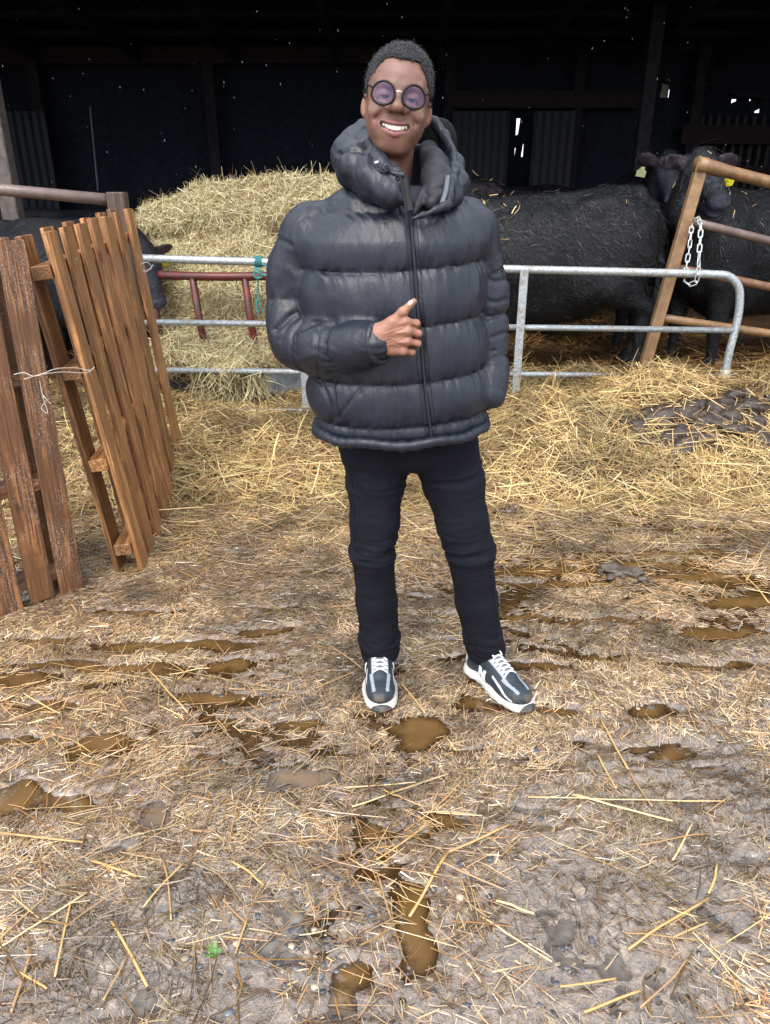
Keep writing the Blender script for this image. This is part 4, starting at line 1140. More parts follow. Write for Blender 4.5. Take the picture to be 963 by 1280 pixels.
# ------------------------------------------------------------------ black cattle
HAIRM = m_strand('coat_hair', .42, .35)
TAGM = m_flat('yellow_tag', (.80, .72, .03), .4, .5, bs=40, var=.08)
TAGP = m_flat('pale_tag', (.62, .70, .36), .4, .5, bs=40, var=.08)
EYEM = m_flat('wet_dark_eye', (.01, .008, .007), .08, .7)
def cow(label, loc, head_az, neck, hdir, hup=(0, 0, 1), vox=.018, scale=1.0, pitch=0, hair=5000, tags=((1, 'y'),), stray=0, ear_lift=.0, seed=0, mouth=.0):
    """local x forward, y left, z up. neck = points from the withers to the poll; hdir = way the muzzle points (local)"""
    root = empty('cow', loc, label, 'cow', 'black cattle in the barn')
    root.rotation_euler = (0, math.radians(pitch), math.radians(head_az)); root.scale = (scale,) * 3
    s = SDF((-1.12, -.62, -.02), (1.45, .62, 1.62), vox)
    s.ell((0, 0, .87), (.66, .345, .36), None, .08)
    s.ell((.46, 0, .88), (.34, .26, .36), None, .10); s.ell((-.54, 0, .97), (.34, .265, .28), None, .10)
    s.cap((-.35, 0, .66), (.35, 0, .62), .25, .23, .10)
    s.cap((-.78, 0, 1.18), (.50, 0, 1.19), .055, .075, .10)
    s.ell((.66, 0, .78), (.13, .16, .2), None, .08)
    for y in (-1, 1):
        s.ell((-.46, .17 * y, 1.15), (.13, .08, .055), None, .09); s.ell((-.83, .10 * y, 1.07), (.06, .05, .06), None, .07)
        s.ell((.54, .19 * y, .84), (.17, .10, .28), rotm(0, 12, 0), .07)
        s.cap((.56, .18 * y, .68), (.57 - .03 * y, .165 * y, .40), .095, .058, .05)
        s.cap((.57 - .03 * y, .165 * y, .40), (.555 - .03 * y, .16 * y, .13), .048, .038, .03); s.ell((.56 - .03 * y, .165 * y, .40), (.06, .056, .06), None, .03)
        s.cap((.555 - .03 * y, .16 * y, .12), (.59 - .03 * y, .16 * y, .05), .042, .05, .02)
        s.ell((-.60, .17 * y, .84), (.25, .125, .32), rotm(0, -14, 0), .08)
        s.cap((-.50, .19 * y, .66), (-.82 + .05 * y, .165 * y, .47), .13, .058, .07)
        s.cap((-.82 + .05 * y, .165 * y, .47), (-.79 + .05 * y, .165 * y, .14), .05, .04, .03); s.ell((-.825 + .05 * y, .165 * y, .47), (.055, .045, .065), None, .03)
        s.cap((-.79 + .05 * y, .165 * y, .13), (-.74 + .05 * y, .165 * y, .05), .043, .052, .02)
        s.ell((-.33, .2 * y, .72), (.12, .12, .16), None, .08)
    s.chain([(-.86, 0, 1.13), (-.93, 0, 1.02), (-.95, 0, .75), (-.93, 0, .50)], [.035, .03, .022, .022], .03)
    s.chain([(-.93, 0, .50), (-.92, 0, .36), (-.92, 0, .28)], [.035, .042, .015], .02)
    nk = [np.array(q, float) for q in neck]
    rs = list(np.linspace(.25, .125, len(nk)))
    s.chain(nk, rs, .10, sc=(1, .72, 1))
    f = np.array(hdir, float); f /= np.linalg.norm(f); sd = np.cross(hup, f); sd /= np.linalg.norm(sd); u = np.cross(f, sd)
    o = nk[-1]; R = np.stack([f, sd, u], 1)
    def H(a, b, c): return o + f * a + sd * b + u * c
    s.ell(H(.03, 0, .01), (.145, .108, .115), R, .05)
    s.cap(H(.06, 0, .02), H(.31, 0, -.005), .098, .068, .04)
    s.ell(H(.355, 0, -.008), (.062, .078, .062), R, .03)
    s.cap(H(.0, 0, -.09), H(.30, 0, -.07 - mouth), .07, .043, .03)
    s.ell(H(.345, 0, -.062 - mouth), (.045, .052, .028), R, .012)
    s.ell(H(-.05, 0, .10), (.07, .075, .055), R, .04)
    for b in (-1, 1):
        s.ell(H(.10, .088 * b, .045), (.045, .028, .03), R, .03)
        s.ell(H(.405, .036 * b, .012), (.018, .014, .012), R, .008, 'sub')
        er = np.stack([f * .95 + u * -.2, sd * b, u], 1); tip = H(-.07, .215 * b, .045 + ear_lift)
        e0 = H(-.04, .09 * b, .055); dd = tip - e0; ln = np.linalg.norm(dd); dd /= ln
        nn = np.cross(dd, u); nn /= np.linalg.norm(nn); Re = np.stack([dd, nn, np.cross(dd, nn)], 1)
        s.ell(e0 + dd * ln * .72, (.105, .022, .066), Re, .02)
        s.ell(e0 + dd * ln * .75 + f * .022, (.075, .015, .042), Re, .012, 'sub')
        s.cap(e0, e0 + dd * ln * .4, .032, .032, .02)
    V, F = s.mesh(1); N = vnormals(V, F)
    # wet curls of the coat
    q = V * (9, 9, 14) + noise(V * 3, seed)[:, None] * 1.2
    V = V + N * (.008 * fbm(q, seed, 3, .6) + .018 * fbm(V * 2.2, seed + 4, 2))[:, None]
    C = np.ones((len(V), 3)); loc_h = (V - o) @ R
    fc = (sstep(-.05, .1, loc_h[:, 0]) * (np.abs(loc_h[:, 1]) < .12) * (np.abs(loc_h[:, 2]) < .16))[:, None]; C = C * (1 + 2.4 * fc)  # grey sheen of the face painted in as a lighter coat
    mz = sstep(.335, .385, loc_h[:, 0]) * (np.abs(loc_h[:, 1]) < .12) * (np.abs(loc_h[:, 2]) < .16)
    C = C * (1 - mz[:, None]) + mz[:, None] * np.array((9, 8.4, 8.8))
    em = np.clip(sstep(.10, .13, np.abs(loc_h[:, 1])) * (np.abs(loc_h[:, 1]) < .34) * (np.abs(loc_h[:, 0] + .05) < .12) * (loc_h[:, 2] > -.06) * (N @ f > .1), 0, 1)
    C = C * (1 - em[:, None]) + em[:, None] * np.array((5.5, 3.3, 3.0))
    hf = sstep(.07, .05, V[:, 2])[:, None]; C = C * (1 - hf) + hf * np.array((6, 4.8, 3.8))
    mud = (sstep(.1, .5, fbm(V * 7, seed + 9, 3)) * sstep(.6, .15, V[:, 2]))[:, None]; C = C * (1 - .7 * mud) + .7 * mud * np.array((8, 5.5, 3.5))
    rmesh('body', V, F, COAT, root, True, C)
    if hair:
        q = V[F]; c = q.mean(1); nn = np.cross(q[:, 2] - q[:, 0], q[:, 3] - q[:, 1]); ar = np.linalg.norm(nn, axis=1); nn /= ar[:, None] + 1e-12
        wg = ar * (c[:, 2] > .12); lh = (c - o) @ R; wg = wg * np.where(lh[:, 0] > .30, 0.0, 1.0)
        i = rng.choice(len(F), hair, p=wg / wg.sum()); Nn = nn[i]; p = c[i] + rng.normal(0, vox * .4, (hair, 3))
        sw = noise(p * 5, seed + 2)[:, None]; sw2 = noise(p * 11, seed + 3)[:, None]
        d = np.array((-.6, 0, -.8)) + np.concatenate([sw, sw2 * .3, sw2], 1) * 1.1 + rng.normal(0, .25, (hair, 3))
        d -= Nn * (d * Nn).sum(1)[:, None]; d /= np.linalg.norm(d, axis=1)[:, None] + 1e-9; d = d + Nn * .28
        l = .038 * rng.lognormal(0, .35, hair)
        cc = pick([(.003, .0034, .005), (.007, .008, .011), (.002, .0022, .003), (.030, .034, .048)], [5, 3, 2, .7], hair)  # few bright bluish strands paint in the highlights on the curls
        ho = ribbons('coat_hair', p, d, l, .0023 * rng.lognormal(0, .25, hair), -Nn * (l * .25)[:, None] + rng.normal(0, .15, (hair, 3)) * l[:, None], cc, HAIRM, root, 2, Nn + rng.normal(0, .3, (hair, 3)))
    for b in (-1, 1):
        mb = MB(); e = H(.10, .096 * b, .048)
        th = np.linspace(0, np.pi, 7); ph = np.linspace(0, 2 * np.pi, 10, endpoint=False)
        Vs = np.array([(math.sin(t_) * math.cos(p_), math.sin(t_) * math.sin(p_), math.cos(t_)) for t_ in th for p_ in ph]) * .021 + e
        Fs = [(i * 10 + j, i * 10 + (j + 1) % 10, (i + 1) * 10 + (j + 1) % 10, (i + 1) * 10 + j) for i in range(6) for j in range(10)]
        mb._add(Vs, Fs); mb.build('eye', EYEM, root, True)
    for b, kd in tags:
        c = H(-.0, .225 * b, -.02 + ear_lift * .8)
        mb = MB(); W2, H2 = .042, .050
        out = [(-.35, 1), (.35, 1), (.5, .45), (1, .15), (1, -1), (-1, -1), (-1, .15), (-.5, .45)]
        rt = rotm(0, 0, 14 * b)
        Vt = np.array([(0.0, x_ * W2, z_ * H2) for x_, z_ in out] + [(.005, x_ * W2, z_ * H2) for x_, z_ in out]) @ rt.T
        Vt = Vt @ R.T + c - u * .01
        n_ = 8; F3 = [(8, 8 + i, 9 + i) for i in range(1, 7)] + [(0, i + 1, i) for i in range(1, 7)]; F4 = [(i, (i + 1) % 8, 8 + (i + 1) % 8, 8 + i) for i in range(8)]
        mb._add(Vt, F4, F3); o_ = mb.build('ear_tag', TAGM if kd == 'y' else TAGP, root); tag(o_, 'bright yellow ear tag' if kd == 'y' else 'pale lime ear tag')
    if stray:
        q = V[F]; c = q.mean(1); nn = np.cross(q[:, 2] - q[:, 0], q[:, 3] - q[:, 1]); ar = np.linalg.norm(nn, axis=1); nn /= ar[:, None] + 1e-12
        wg = ar * (nn[:, 2] > .15) * (c[:, 2] > 1.0) * (.05 + sstep(0, .4, c[:, 0]) * 1.2); i = rng.choice(len(F), stray, p=wg / wg.sum())
        d = rng.normal(size=(stray, 3)); d -= nn[i] * (d * nn[i]).sum(1)[:, None]; l = .05 * rng.lognormal(0, .5, stray)
        so = ribbons('stray_straw', c[i] + nn[i] * .016, d, l, .0035 * rng.lognormal(0, .2, stray), rng.normal(0, .2, (stray, 3)) * l[:, None], pick(GOLD[:4], [1] * 4, stray), HAYS, root, 2)
    return root
def bz(x, y): return float(g_bed(np.array([x], np.float32), np.array([y], np.float32))[0])
def at(px, py, Y, dz=-.01):
    p = P(px, py, Y); return (p[0], Y, bz(p[0], Y) + dz)
NECK_DOWN = [(.62, 0, 1.0), (.85, 0, .92), (1.02, 0, .78)]
NECK_UP = [(.58, 0, 1.02), (.78, 0, 1.14), (.92, 0, 1.26)]
NECK_LEVEL = [(.60, 0, 1.02), (.82, 0, 1.06), (1.03, 0, 1.08)]
# near cow: rump at the right, head hidden behind the man
p = at(712, 400, 6.0); cow('wet black cow, rump to the right, straw on its back, nearest behind the grey gate', (p[0] - .35, 5.66, p[2] - .05), 186, NECK_DOWN, (.6, 0, -.8), vox=.015, scale=1.06, pitch=6.0, hair=24000, tags=(), stray=170, seed=3)
p = P(600, 258, 7.7); cow('black cow directly behind the nearest one, brown ear with yellow tag close to the man', (p[0] + .66, 7.0, .10), 130, [(.60, 0, 1.0), (.82, 0, 1.12), (.98, .05, 1.22)], (.05, 1.0, -.25), vox=.022, scale=1.07, hair=14000, tags=((1, 'y'),), stray=40, seed=5)
p = at(600, 400, 8.3); cow('farthest black cow, only its back showing above the others beside the man', (p[0] + .1, 8.5, p[2] + .05), 182, NECK_DOWN, (.6, 0, -.8), vox=.028, scale=1.08, hair=2500, tags=(), seed=7)
# right cow: head turned to the camera, body running off to the right
p = P(875, 213, 5.8)
hx, hy, hz_ = p
az = 205; ca, sa = math.cos(math.radians(az)), math.sin(math.radians(az)); sc4 = 1.08
pl = (.86, .10, 1.38)
base = (hx - (ca * pl[0] - sa * pl[1]) * sc4, 5.8 - (sa * pl[0] + ca * pl[1]) * sc4, hz_ - pl[2] * sc4 - .02)
fw = np.array((ca * .10 + sa * -1.0, -sa * .10 + ca * -1.0, -.50))     # world (.10,-1,-.45) seen from the cow
cow('black cow looking out past the leaning rusty post, bright yellow tag in its ear', base, az, [(.58, 0, 1.02), (.78, .03, 1.19), pl], fw, vox=.016, scale=sc4, hair=26000, tags=((1, 'y'),), stray=50, ear_lift=-.005, seed=9, mouth=.03)
p = P(833, 214, 7.3); az = 262; ca, sa = math.cos(math.radians(az)), math.sin(math.radians(az))
pl = (.93, 0, 1.24); base = (p[0] - (ca * pl[0]) * .98, 7.3 - sa * pl[0] * .98, p[2] - pl[2] * .98)
fw = np.array((ca * .02 + sa * -1.0, -sa * .02 + ca * -1.0, -.8))
cow('smaller black cow facing forward left of the rusty post, pale tags in both ears', base, az, [(.58, 0, 1.0), (.76, 0, 1.12), pl], fw, vox=.018, scale=.98, hair=5000, tags=((1, 'p'), (-1, 'p')), ear_lift=.03, seed=11)
# cow eating from the feeder, only its head past the pallet
p = P(178, 328, 5.62); az = -20; ca, sa = math.cos(math.radians(az)), math.sin(math.radians(az))
pl = (1.0, 0, .95); base = (p[0] - ca * pl[0] * .9, 5.62 - sa * pl[0] * .9, p[2] - pl[2] * .9)
fw = np.array((ca * .40 + sa * -.45, -sa * .40 + ca * -.45, -.80))
cow('black cow with its head over the feeder between the bright pallet and the hay', base, az, [(.62, 0, 1.0), (.85, 0, 1.02), pl], fw, vox=.015, scale=.9, hair=5000, tags=((1, 'y'),), seed=13, ear_lift=.02)
p = at(20, 300, 6.9); cow('black cow at the far left under the brown pipe rail, only its back showing', (p[0] - .3, 6.9, p[2] - .08), 8, NECK_DOWN, (.6, 0, -.8), vox=.022, hair=4000, tags=(), seed=15)
p = at(86, 300, 7.7); cow('black cow showing just right of the far left one above the pallets, pale tag', (p[0] - .30, 7.7, p[2] - .02), 172, [(.60, 0, 1.0), (.80, 0, 1.02), (.96, .05, 1.04)], (.5, .75, -.45), vox=.022, hair=4000, tags=((1, 'p'),), seed=17)
# ------------------------------------------------------------------ the man
PY = 2.0
man = empty('person', (P(500, 880, PY)[0], PY, 0), 'smiling person in black puffer jacket and round glasses, thumb raised, standing on the muddy yard', 'person')
MO = np.array(man.location)
def mpart(name, V, F, mat, colors=None, parent=None, label=None, smooth=True):
    o = rmesh(name, V - MO, F, mat, parent or man, smooth, colors); tag(o, label); return o
def mtube(name, pts, r, mat, n=8, sp=40, flat=1., parent=None, closed=False, label=None, raw=False):
    pts = np.array(pts, float)
    if not raw: pts = spline(pts, sp)
    mb = MB(); mb.tube(pts - MO, r, n, flat=flat, closed=closed); o = mb.build(name, mat, parent or man, True); tag(o, label); return o

# ---- head
HC = P(497.5, 125.5, 2.0); HS = 1.0
HR = rotm(0, 7.3, 0) @ rotm(3, 0, 0)
def HW(p): return (np.asarray(p, float) * HS) @ HR.T + HC
s = SDF((-.105, -.135, -.235), (.105, .135, .13), .00165)
s.ell((0, .018, .030), (.0745, .098, .080), None, .01)
s.ell((0, -.028, .030), (.0655, .060, .062), None, .03)
s.ell((0, -.034, -.033), (.0695, .052, .056), None, .03)
s.ell((0, -.041, -.062), (.0515, .043, .047), None, .03)
for b in (-1, 1):
    s.cap((.054 * b, .006, -.036), (.024 * b, -.054, -.088), .018, .015, .03)
    s.ell((.0450 * b, -.067, -.032), (.021, .018, .015), None, .012)      # raised smiling cheek
    s.ell((.040 * b, -.067, -.052), (.013, .012, .014), None, .02)
s.cap((-.014, -.071, -.099), (.014, -.071, -.099), .0155, .0155, .022)
s.ell((0, -.045, -.098), (.030, .030, .016), None, .02)
for b in (-1, 1):
    s.cap((.012 * b, -.084, .024), (.044 * b, -.072, .025), .0085, .0075, .012)   # brow ridge
    s.ell((.031 * b, -.096, .003), (.019, .014, .0125), None, .012, 'sub')     # socket
    s.ell((.031 * b, -.0735, .002), (.0165, .0150, .0140), None, .006)        # lids over the eyeball
    s.cap((.019 * b, -.0895, -.0125), (.042 * b, -.084, -.0125), .0040, .0035, .007)    # pouch
s.cap((0, -.080, .022), (0, -.1045, -.014), .0080, .0115, .012)
s.ell((0, -.1075, -.0185), (.0150, .0115, .0108), None, .009)
for b in (-1, 1):
    s.ell((.0205 * b, -.0945, -.0235), (.0108, .0115, .0092), None, .007)
    s.ell((.0090 * b, -.1035, -.0318), (.0048, .0062, .0040), None, .003, 'sub')
    s.cap((.0260 * b, -.0930, -.028), (.0440 * b, -.0800, -.046), .0022, .0016, .016, 'sub')   # laugh fold
s.ell((0, -.072, -.067), (.041, .0220, .025), None, .018)
# open smiling mouth
sm = lambda t: np.array((.0405 * t, -.0945 + .0235 * t * t, -.0605 + .0125 * t * t))
ts = np.linspace(-1, 1, 11)
op = [sm(t) for t in ts]; ro = [.0024 + .0098 * (1 - abs(t) ** 2.2) for t in ts]
for i in range(10): s.cap(op[i] + (0, .004, 0), op[i + 1] + (0, .004, 0), ro[i], ro[i + 1], .0015, 'sub', (1, 1.9, 1))
up = [sm(t * 1.02) + (0, .0005, .0112 - .0078 * abs(t) ** 1.5) for t in ts]; lo = [sm(t * .98) + (0, .0010, -.0125 + .0110 * abs(t) ** 1.7) for t in ts]
s.chain(up, [.0022 + .0024 * (1 - abs(t) ** 2) for t in ts], .0035); s.chain(lo, [.0020 + .0034 * (1 - abs(t) ** 2) for t in ts], .0035)
for b in (-1, 1): s.ell((.031 * b, -.0905, -.0005), (.0122, .012, .0024), rotm(0, 5 * b, 0), .0018, 'sub')   # eye slit
for b in (-1, 1):   # ears
    Re = rotm(0, -6 * b, 0) @ rotm(10, 0, -24 * b)
    s.ell((.0755 * b, .012, -.016), (.0080, .018, .027), Re, .006)
    s.ell((.0840 * b, .006, -.008), (.0050, .010, .018), Re, .004, 'sub')
    s.ell((.0735 * b, .004, -.038), (.007, .010, .010), None, .006)
s.cap((0, .018, -.07), (.002, .042, -.235), .052, .060, .02)
s.cap((0, -.014, -.10), (0, -.004, -.24), .036, .046, .03)
s.ell((0, -.0505, -.150), (.011, .011, .013), None, .018)
s.cap((-.03, .0, -.09), (-.012, -.045, -.24), .014, .010, .016); s.cap((.03, .0, -.09), (.012, -.045, -.24), .014, .010, .016)
V, F = s.mesh(1)
N = vnormals(V, F)
V = V + N * (.0006 * fbm(V * 90, 3, 2))[:, None]
def g3(c, r): return np.exp(-(((V - np.array(c)) / np.array(r)) ** 2).sum(1))[:, None]
C = np.tile(np.array((.150, .076, .053)), (len(V), 1))
def blend(m, c):
    global C
    C = C * (1 - m) + m * np.array(c)
for b in (-1, 1):
    blend(.5 * g3((.031 * b, -.088, .0), (.024, .03, .015)), (.13, .062, .048))
    blend(.45 * g3((.045 * b, -.075, -.035), (.02, .03, .016)), (.23, .112, .085))
    blend(.5 * g3((.08 * b, .01, -.02), (.012, .03, .04)), (.36, .15, .09))
    blend(.55 * g3((.033 * b, -.09, .0262), (.017, .03, .0036)), (.06, .035, .03))   # eyebrow
blend(.5 * g3((0, -.10, -.026), (.018, .02, .016)), (.20, .092, .060))
blend(.5 * g3((0, -.08, .06), (.05, .04, .03)), (.185, .105, .090))
blend(.55 * sstep(-.085, -.11, V[:, 2])[:, None] * (N[:, 2] < .2)[:, None], (.12, .060, .042))
blend(.35 * g3((0, -.085, -.043), (.03, .02, .006)), (.17, .085, .062))
blend(.3 * g3((0, -.08, -.097), (.03, .03, .012)), (.16, .085, .064))
dU = np.min([np.linalg.norm(V - u_, axis=1) - r_ for u_, r_ in zip(spline(up, 40), np.interp(np.linspace(0, 10, 40), range(11), [.0026 + .0026 * (1 - abs(t) ** 2) for t in ts]))], 0)
dL = np.min([np.linalg.norm(V - u_, axis=1) - r_ for u_, r_ in zip(spline(lo, 40), np.interp(np.linspace(0, 10, 40), range(11), [.0028 + .0044 * (1 - abs(t) ** 2) for t in ts]))], 0)
blend(.85 * sstep(.0015, .0, np.minimum(dU, dL))[:, None], (.20, .082, .075))
inm = (np.min([np.linalg.norm((V - (o_ + (0, .010, 0))) / (1, 1.4, 1), axis=1) - r_ for o_, r_ in zip(spline(op, 40), np.interp(np.linspace(0, 10, 40), range(11), ro))], 0) < .0015) & (V[:, 1] > -.091)
blend(.9 * inm[:, None].astype(float), (.07, .018, .015))
# stubble of the hairline fades into the skin
def hair_edge(x, y, z):
    """signed distance-like: positive inside the hair region, local head coordinates"""
    ax = np.abs(x)
    line = .082 - .22 * np.maximum(ax - .030, 0) * 1.0 - 9.0 * np.maximum(ax - .040, 0) ** 1.55       # hairline height over the brow
    front = z - line
    side = (y - (-.034 + .10 * np.maximum(.03 - z, 0)))               # temples and sideburns
    low = z + .012 - np.maximum(y - .02, 0) * 1.1
    return np.maximum(np.minimum(front + 1.0 * (y > 5), 9), np.minimum(side, 9)) * 1.0, low
hf, hl = hair_edge(V[:, 0], V[:, 1], V[:, 2])
blend(.75 * (sstep(-.007, .004, np.minimum(hf, hl)) * (V[:, 2] > -.03) * (np.abs(V[:, 0]) < .078))[:, None], (.035, .026, .024))
HV, HF, HCc = HW(V), F, C
def skin_join(sets):
    off = 0; Vs, Fs, Cs = [], [], []
    for v, f, c in sets: Vs.append(v); Fs.append(f + off); Cs.append(c); off += len(v)
    return np.concatenate(Vs), np.concatenate(Fs), np.concatenate(Cs)

# ---- hand (thumb up, fingers curled), in the place of the photograph
hy = 1.772
def hp(px, py, dy=0.): return P(px, py, hy + dy)
c0 = hp(500, 415); s = SDF(c0 - (.105, .05, .085), c0 + (.075, .075, .09), .0013)
mcp = [hp(507, 402, -.007), hp(510.5, 413.5, -.010), hp(509.5, 426.5, -.007), hp(504.5, 438.5, -.001)]
wr = [hp(472, 411, .006), hp(470, 419, .002), hp(470, 428, .002), hp(472, 436, .006)]
s.ell(hp(491, 423, .010), (.036, .0165, .040), rotm(0, 4, 0), .01)
for a, b, r in zip(wr, mcp, (.0125, .0125, .012, .0115)): s.cap(a, b, r * 1.1, r * .92, .012)
for m_, r in zip(mcp, (.0108, .0112, .0105, .0098)): s.ell(m_ + (0, -.001, 0), (r, r * .98, r), None, .006)
pip = [hp(520.5, 404.5, .003), hp(522.5, 417, .000), hp(522, 429.5, .003), hp(515.5, 440.5, .007)]
dip = [hp(519, 408, .028), hp(520.5, 419.5, .029), hp(520, 431, .029), hp(513, 441.5, .028)]
tip = [hp(507, 411, .034), hp(509, 421, .036), hp(509, 432, .036), hp(504, 441, .034)]
for k in range(4):
    r = (.0092, .0094, .0088, .0076)[k]
    s.cap(mcp[k], pip[k], r * 1.06, r, .0045); s.ell(pip[k], (r * 1.08, r * 1.08, r * 1.08), None, .003)
    s.cap(pip[k], dip[k], r, r * .92, .003); s.cap(dip[k], tip[k], r * .9, r * .82, .003)
for k in range(3):   # clefts between the fingers
    a = .5 * (mcp[k] + mcp[k + 1]) + (.012, -.004, 0); b = .5 * (pip[k] + pip[k + 1]) + (.010, -.004, 0); s.cap(a, b, .0016, .0028, .004, 'sub', (1, 2.2, 1))
th = [hp(479, 416, .004), hp(490, 403, -.002), hp(504, 390, -.006), hp(517.5, 377, -.006)]
s.cap(th[0], th[1], .0175, .0145, .012); s.cap(th[1], th[2], .0128, .0108, .006); s.cap(th[2], th[3], .0108, .0074, .004)
s.ell(th[2], (.0114, .0108, .0114), None, .005)
s.ell(.5 * (th[1] + mcp[0]) + (-.003, .003, -.002), (.012, .010, .010), None, .012)
s.cap(hp(446, 430, .02), hp(473, 424, .006), .030, .0265, .014, sc=(1, .82, 1))
for a, b in zip(wr[:3], mcp[:3]): s.cap(a * .35 + b * .65 + (0, -.0115, 0), b + (0, -.0105, 0), .0009, .0022, .004)
V, F = s.mesh(1); N = vnormals(V, F)
ve = .0
for pl in ([hp(476, 425), hp(488, 421), hp(496, 424), hp(506, 418)], [hp(478, 433), hp(490, 429), hp(500, 433)], [hp(480, 416), hp(492, 412), hp(503, 408)]):
    q = spline(pl, 24); d = np.min([np.hypot(V[:, 0] - a[0], V[:, 2] - a[2]) for a in q], 0); ve = ve + .0011 * np.exp(-(d / .0016) ** 2) * (N[:, 1] < -.3)
V = V + N * (ve + .0005 * fbm(V * 160, 3, 2))[:, None]
C = np.tile(np.array((.255, .125, .085)), (len(V), 1))
for k in range(4):
    for q, r in ((mcp[k], .008), (pip[k], .008)):
        m = .5 * np.exp(-(np.linalg.norm(V - (q + np.array((0, -.008, 0))), axis=1) / r) ** 2)[:, None]; C = C * (1 - m) + m * np.array((.30, .14, .10))
    m = .6 * (np.abs(np.linalg.norm(V - mcp[k], axis=1)) < 0)[:, None]; C = C * (1 - m)
HandV, HandF, HandC = V, F, C
# the rest of the body, under the clothes
s = SDF((-.42, 1.75, .02), (.42, 2.25, 1.62), .016)
neckb = HW((.002, .042, -.22)); cx = MO[0] - .0
s.cap(neckb, neckb + (0, 0, -.06), .06, .075, .04); s.ell((neckb[0], 2.04, 1.36), (.19, .105, .12), None, .08)
s.ell((.01, 2.04, 1.22), (.155, .11, .24), None, .08); s.ell((.02, 2.03, .93), (.155, .11, .15), None, .08)
LEGL = [(468, 560, 2.03), (470, 600, 2.03), (469, 650, 2.02), (466, 690, 2.01), (471, 750, 2.04), (475, 800, 2.06), (476, 830, 2.07)]
LEGR = [(556, 560, 2.03), (566, 600, 2.03), (578, 650, 2.02), (588, 690, 2.01), (596, 750, 2.03), (605, 800, 2.05), (611, 830, 2.055)]
for LG in (LEGL, LEGR): s.chain([P(*q) for q in LG], [.07, .066, .055, .048, .045, .036, .034], .03)
ARMR = [P(388, 285, 2.03), P(372, 345, 2.04), P(370, 418, 2.02), P(415, 432, 1.90), P(456, 428, 1.80)]
ARML = [P(585, 285, 2.05), P(602, 350, 2.07), P(606, 400, 2.07), P(612, 450, 2.04), P(616, 490, 2.00)]
s.chain(ARMR, [.03, .036, .036, .032, .027], .03); s.chain(ARML, [.03, .036, .036, .032, .03], .03)
BV, BF = s.mesh(1)
V, F, C = skin_join([(HV, HF, HCc), (HandV, HandF, HandC), (BV, BF, np.tile(np.array((.30, .14, .095)), (len(BV), 1)))])
mpart('body', V, F, SKIN, C)
# nail
q = th[3] * .8 + th[2] * .2; dn = (th[3] - th[2]); dn /= np.linalg.norm(dn)
mb = MB(); R = rot_to(dn, (-.55, -.8, .25)); Vn = np.array([(math.cos(a) * .0052, math.sin(a) * .0072, 0) for a in np.linspace(0, 2 * np.pi, 12, endpoint=False)] + [(0, 0, .0012)])
mb._add(Vn @ R.T + q + R[:, 2] * .0085 - MO, None, [(i, (i + 1) % 12, 12) for i in range(12)]); mb.build('thumb_nail', m_flat('nail', (.55, .33, .26), .3, .5, bs=50, var=.05), man, True)
# eyes and teeth
for b in (-1, 1):
    c = np.array((.031 * b, -.0742, -.0005)); r = .0128
    t_ = np.linspace(0, np.pi, 15); p_ = np.linspace(0, 2 * np.pi, 24, endpoint=False)
    Ve = np.array([(math.sin(a) * math.cos(q), -math.cos(a), math.sin(a) * math.sin(q)) for a in t_ for q in p_])
    Fe = np.array([(i * 24 + j, i * 24 + (j + 1) % 24, (i + 1) * 24 + (j + 1) % 24, (i + 1) * 24 + j) for i in range(14) for j in range(24)])
    rr = np.hypot(Ve[:, 0], Ve[:, 2]); Ce = np.where(rr[:, None] < .27, (.006, .005, .005), np.where(rr[:, None] < .50, (.015, .010, .008), (.26, .24, .23)))
    Ce = np.where((Ve[:, 1] > 0)[:, None], (.5, .4, .38), Ce)
    mpart('eye', HW(Ve * r + c), Fe, m_vcol('eyeball', .3, .4), Ce)
TOOTH = m_flat('tooth_enamel', (.78, .75, .68), .18, .5, bs=80, var=.04)
for i in range(10):
    t = (i - 4.5) / 4.5 * .80; c = sm(t); w_ = (.0098, .0088, .0082, .0074, .0066)[int(abs(i - 4.5))]
    hgt = (.0135, .0125, .0126, .0112, .0095)[int(abs(i - 4.5))]
    mb = MB(); mb.box((0, 0, 0), (w_ * .90, .006, hgt), rotm(0, -8 * t, 38 * t), .0016)
    Vt, Ft = mb.data(); o = rmesh('tooth', HW(Vt + c + np.array((0, .0040, .0018 + .0015 * t * t))) - MO, Ft, TOOTH, man, True)

# ---- hair: tight short crop, slightly longer on top
s = SDF((-.10, -.115, -.055), (.10, .145, .145), .0017)
s.ell((0, .016, .031), (.0800, .104, .0835), None, 0); s.ell((.002, -.026, .044), (.0670, .0590, .0520), None, .02); s.ell((.004, .0, .058), (.058, .075, .056), None, .02)
X, Y, Z = s.ax[0][:, None, None], s.ax[1][None, :, None], s.ax[2][None, None, :]
ax = np.abs(X)
wob = .0012 * np.sin(X * 210) + .0008 * np.sin(X * 470 + 1)
line = .0790 + wob - 10.0 * np.maximum(ax - .034, 0) ** 1.55
front = -(Z - line) + 0 * Y
side = -(Y + .036 - .12 * np.maximum(.02 - Z, 0)) + 0 * X
sel_ = np.minimum(front, side)
sel_ = np.maximum(sel_, -(Z + .018 - np.maximum(Y - .015, 0) * 1.3 + .0 * X) )
low2 = -(Z + .03 - 0 * X + 0 * Y); sel_ = np.maximum(sel_, low2)
s.D = np.maximum(s.D, sel_.astype(np.float32))
V, F = s.mesh(2); N = vnormals(V, F)
V = V + N * (.0016 * noise(V * 260, 5) + .0020 * noise(V * 110, 6) + .0012 * noise(V * 420, 7))[:, None]
hairm = m_flat('black_hair', (.012, .012, .014), .8, .3, bs=600, bd=.003, bstr=.8, var=.5, sheen=.12, sheen_rough=.5, sheen_tint=(.8, .85, .95))
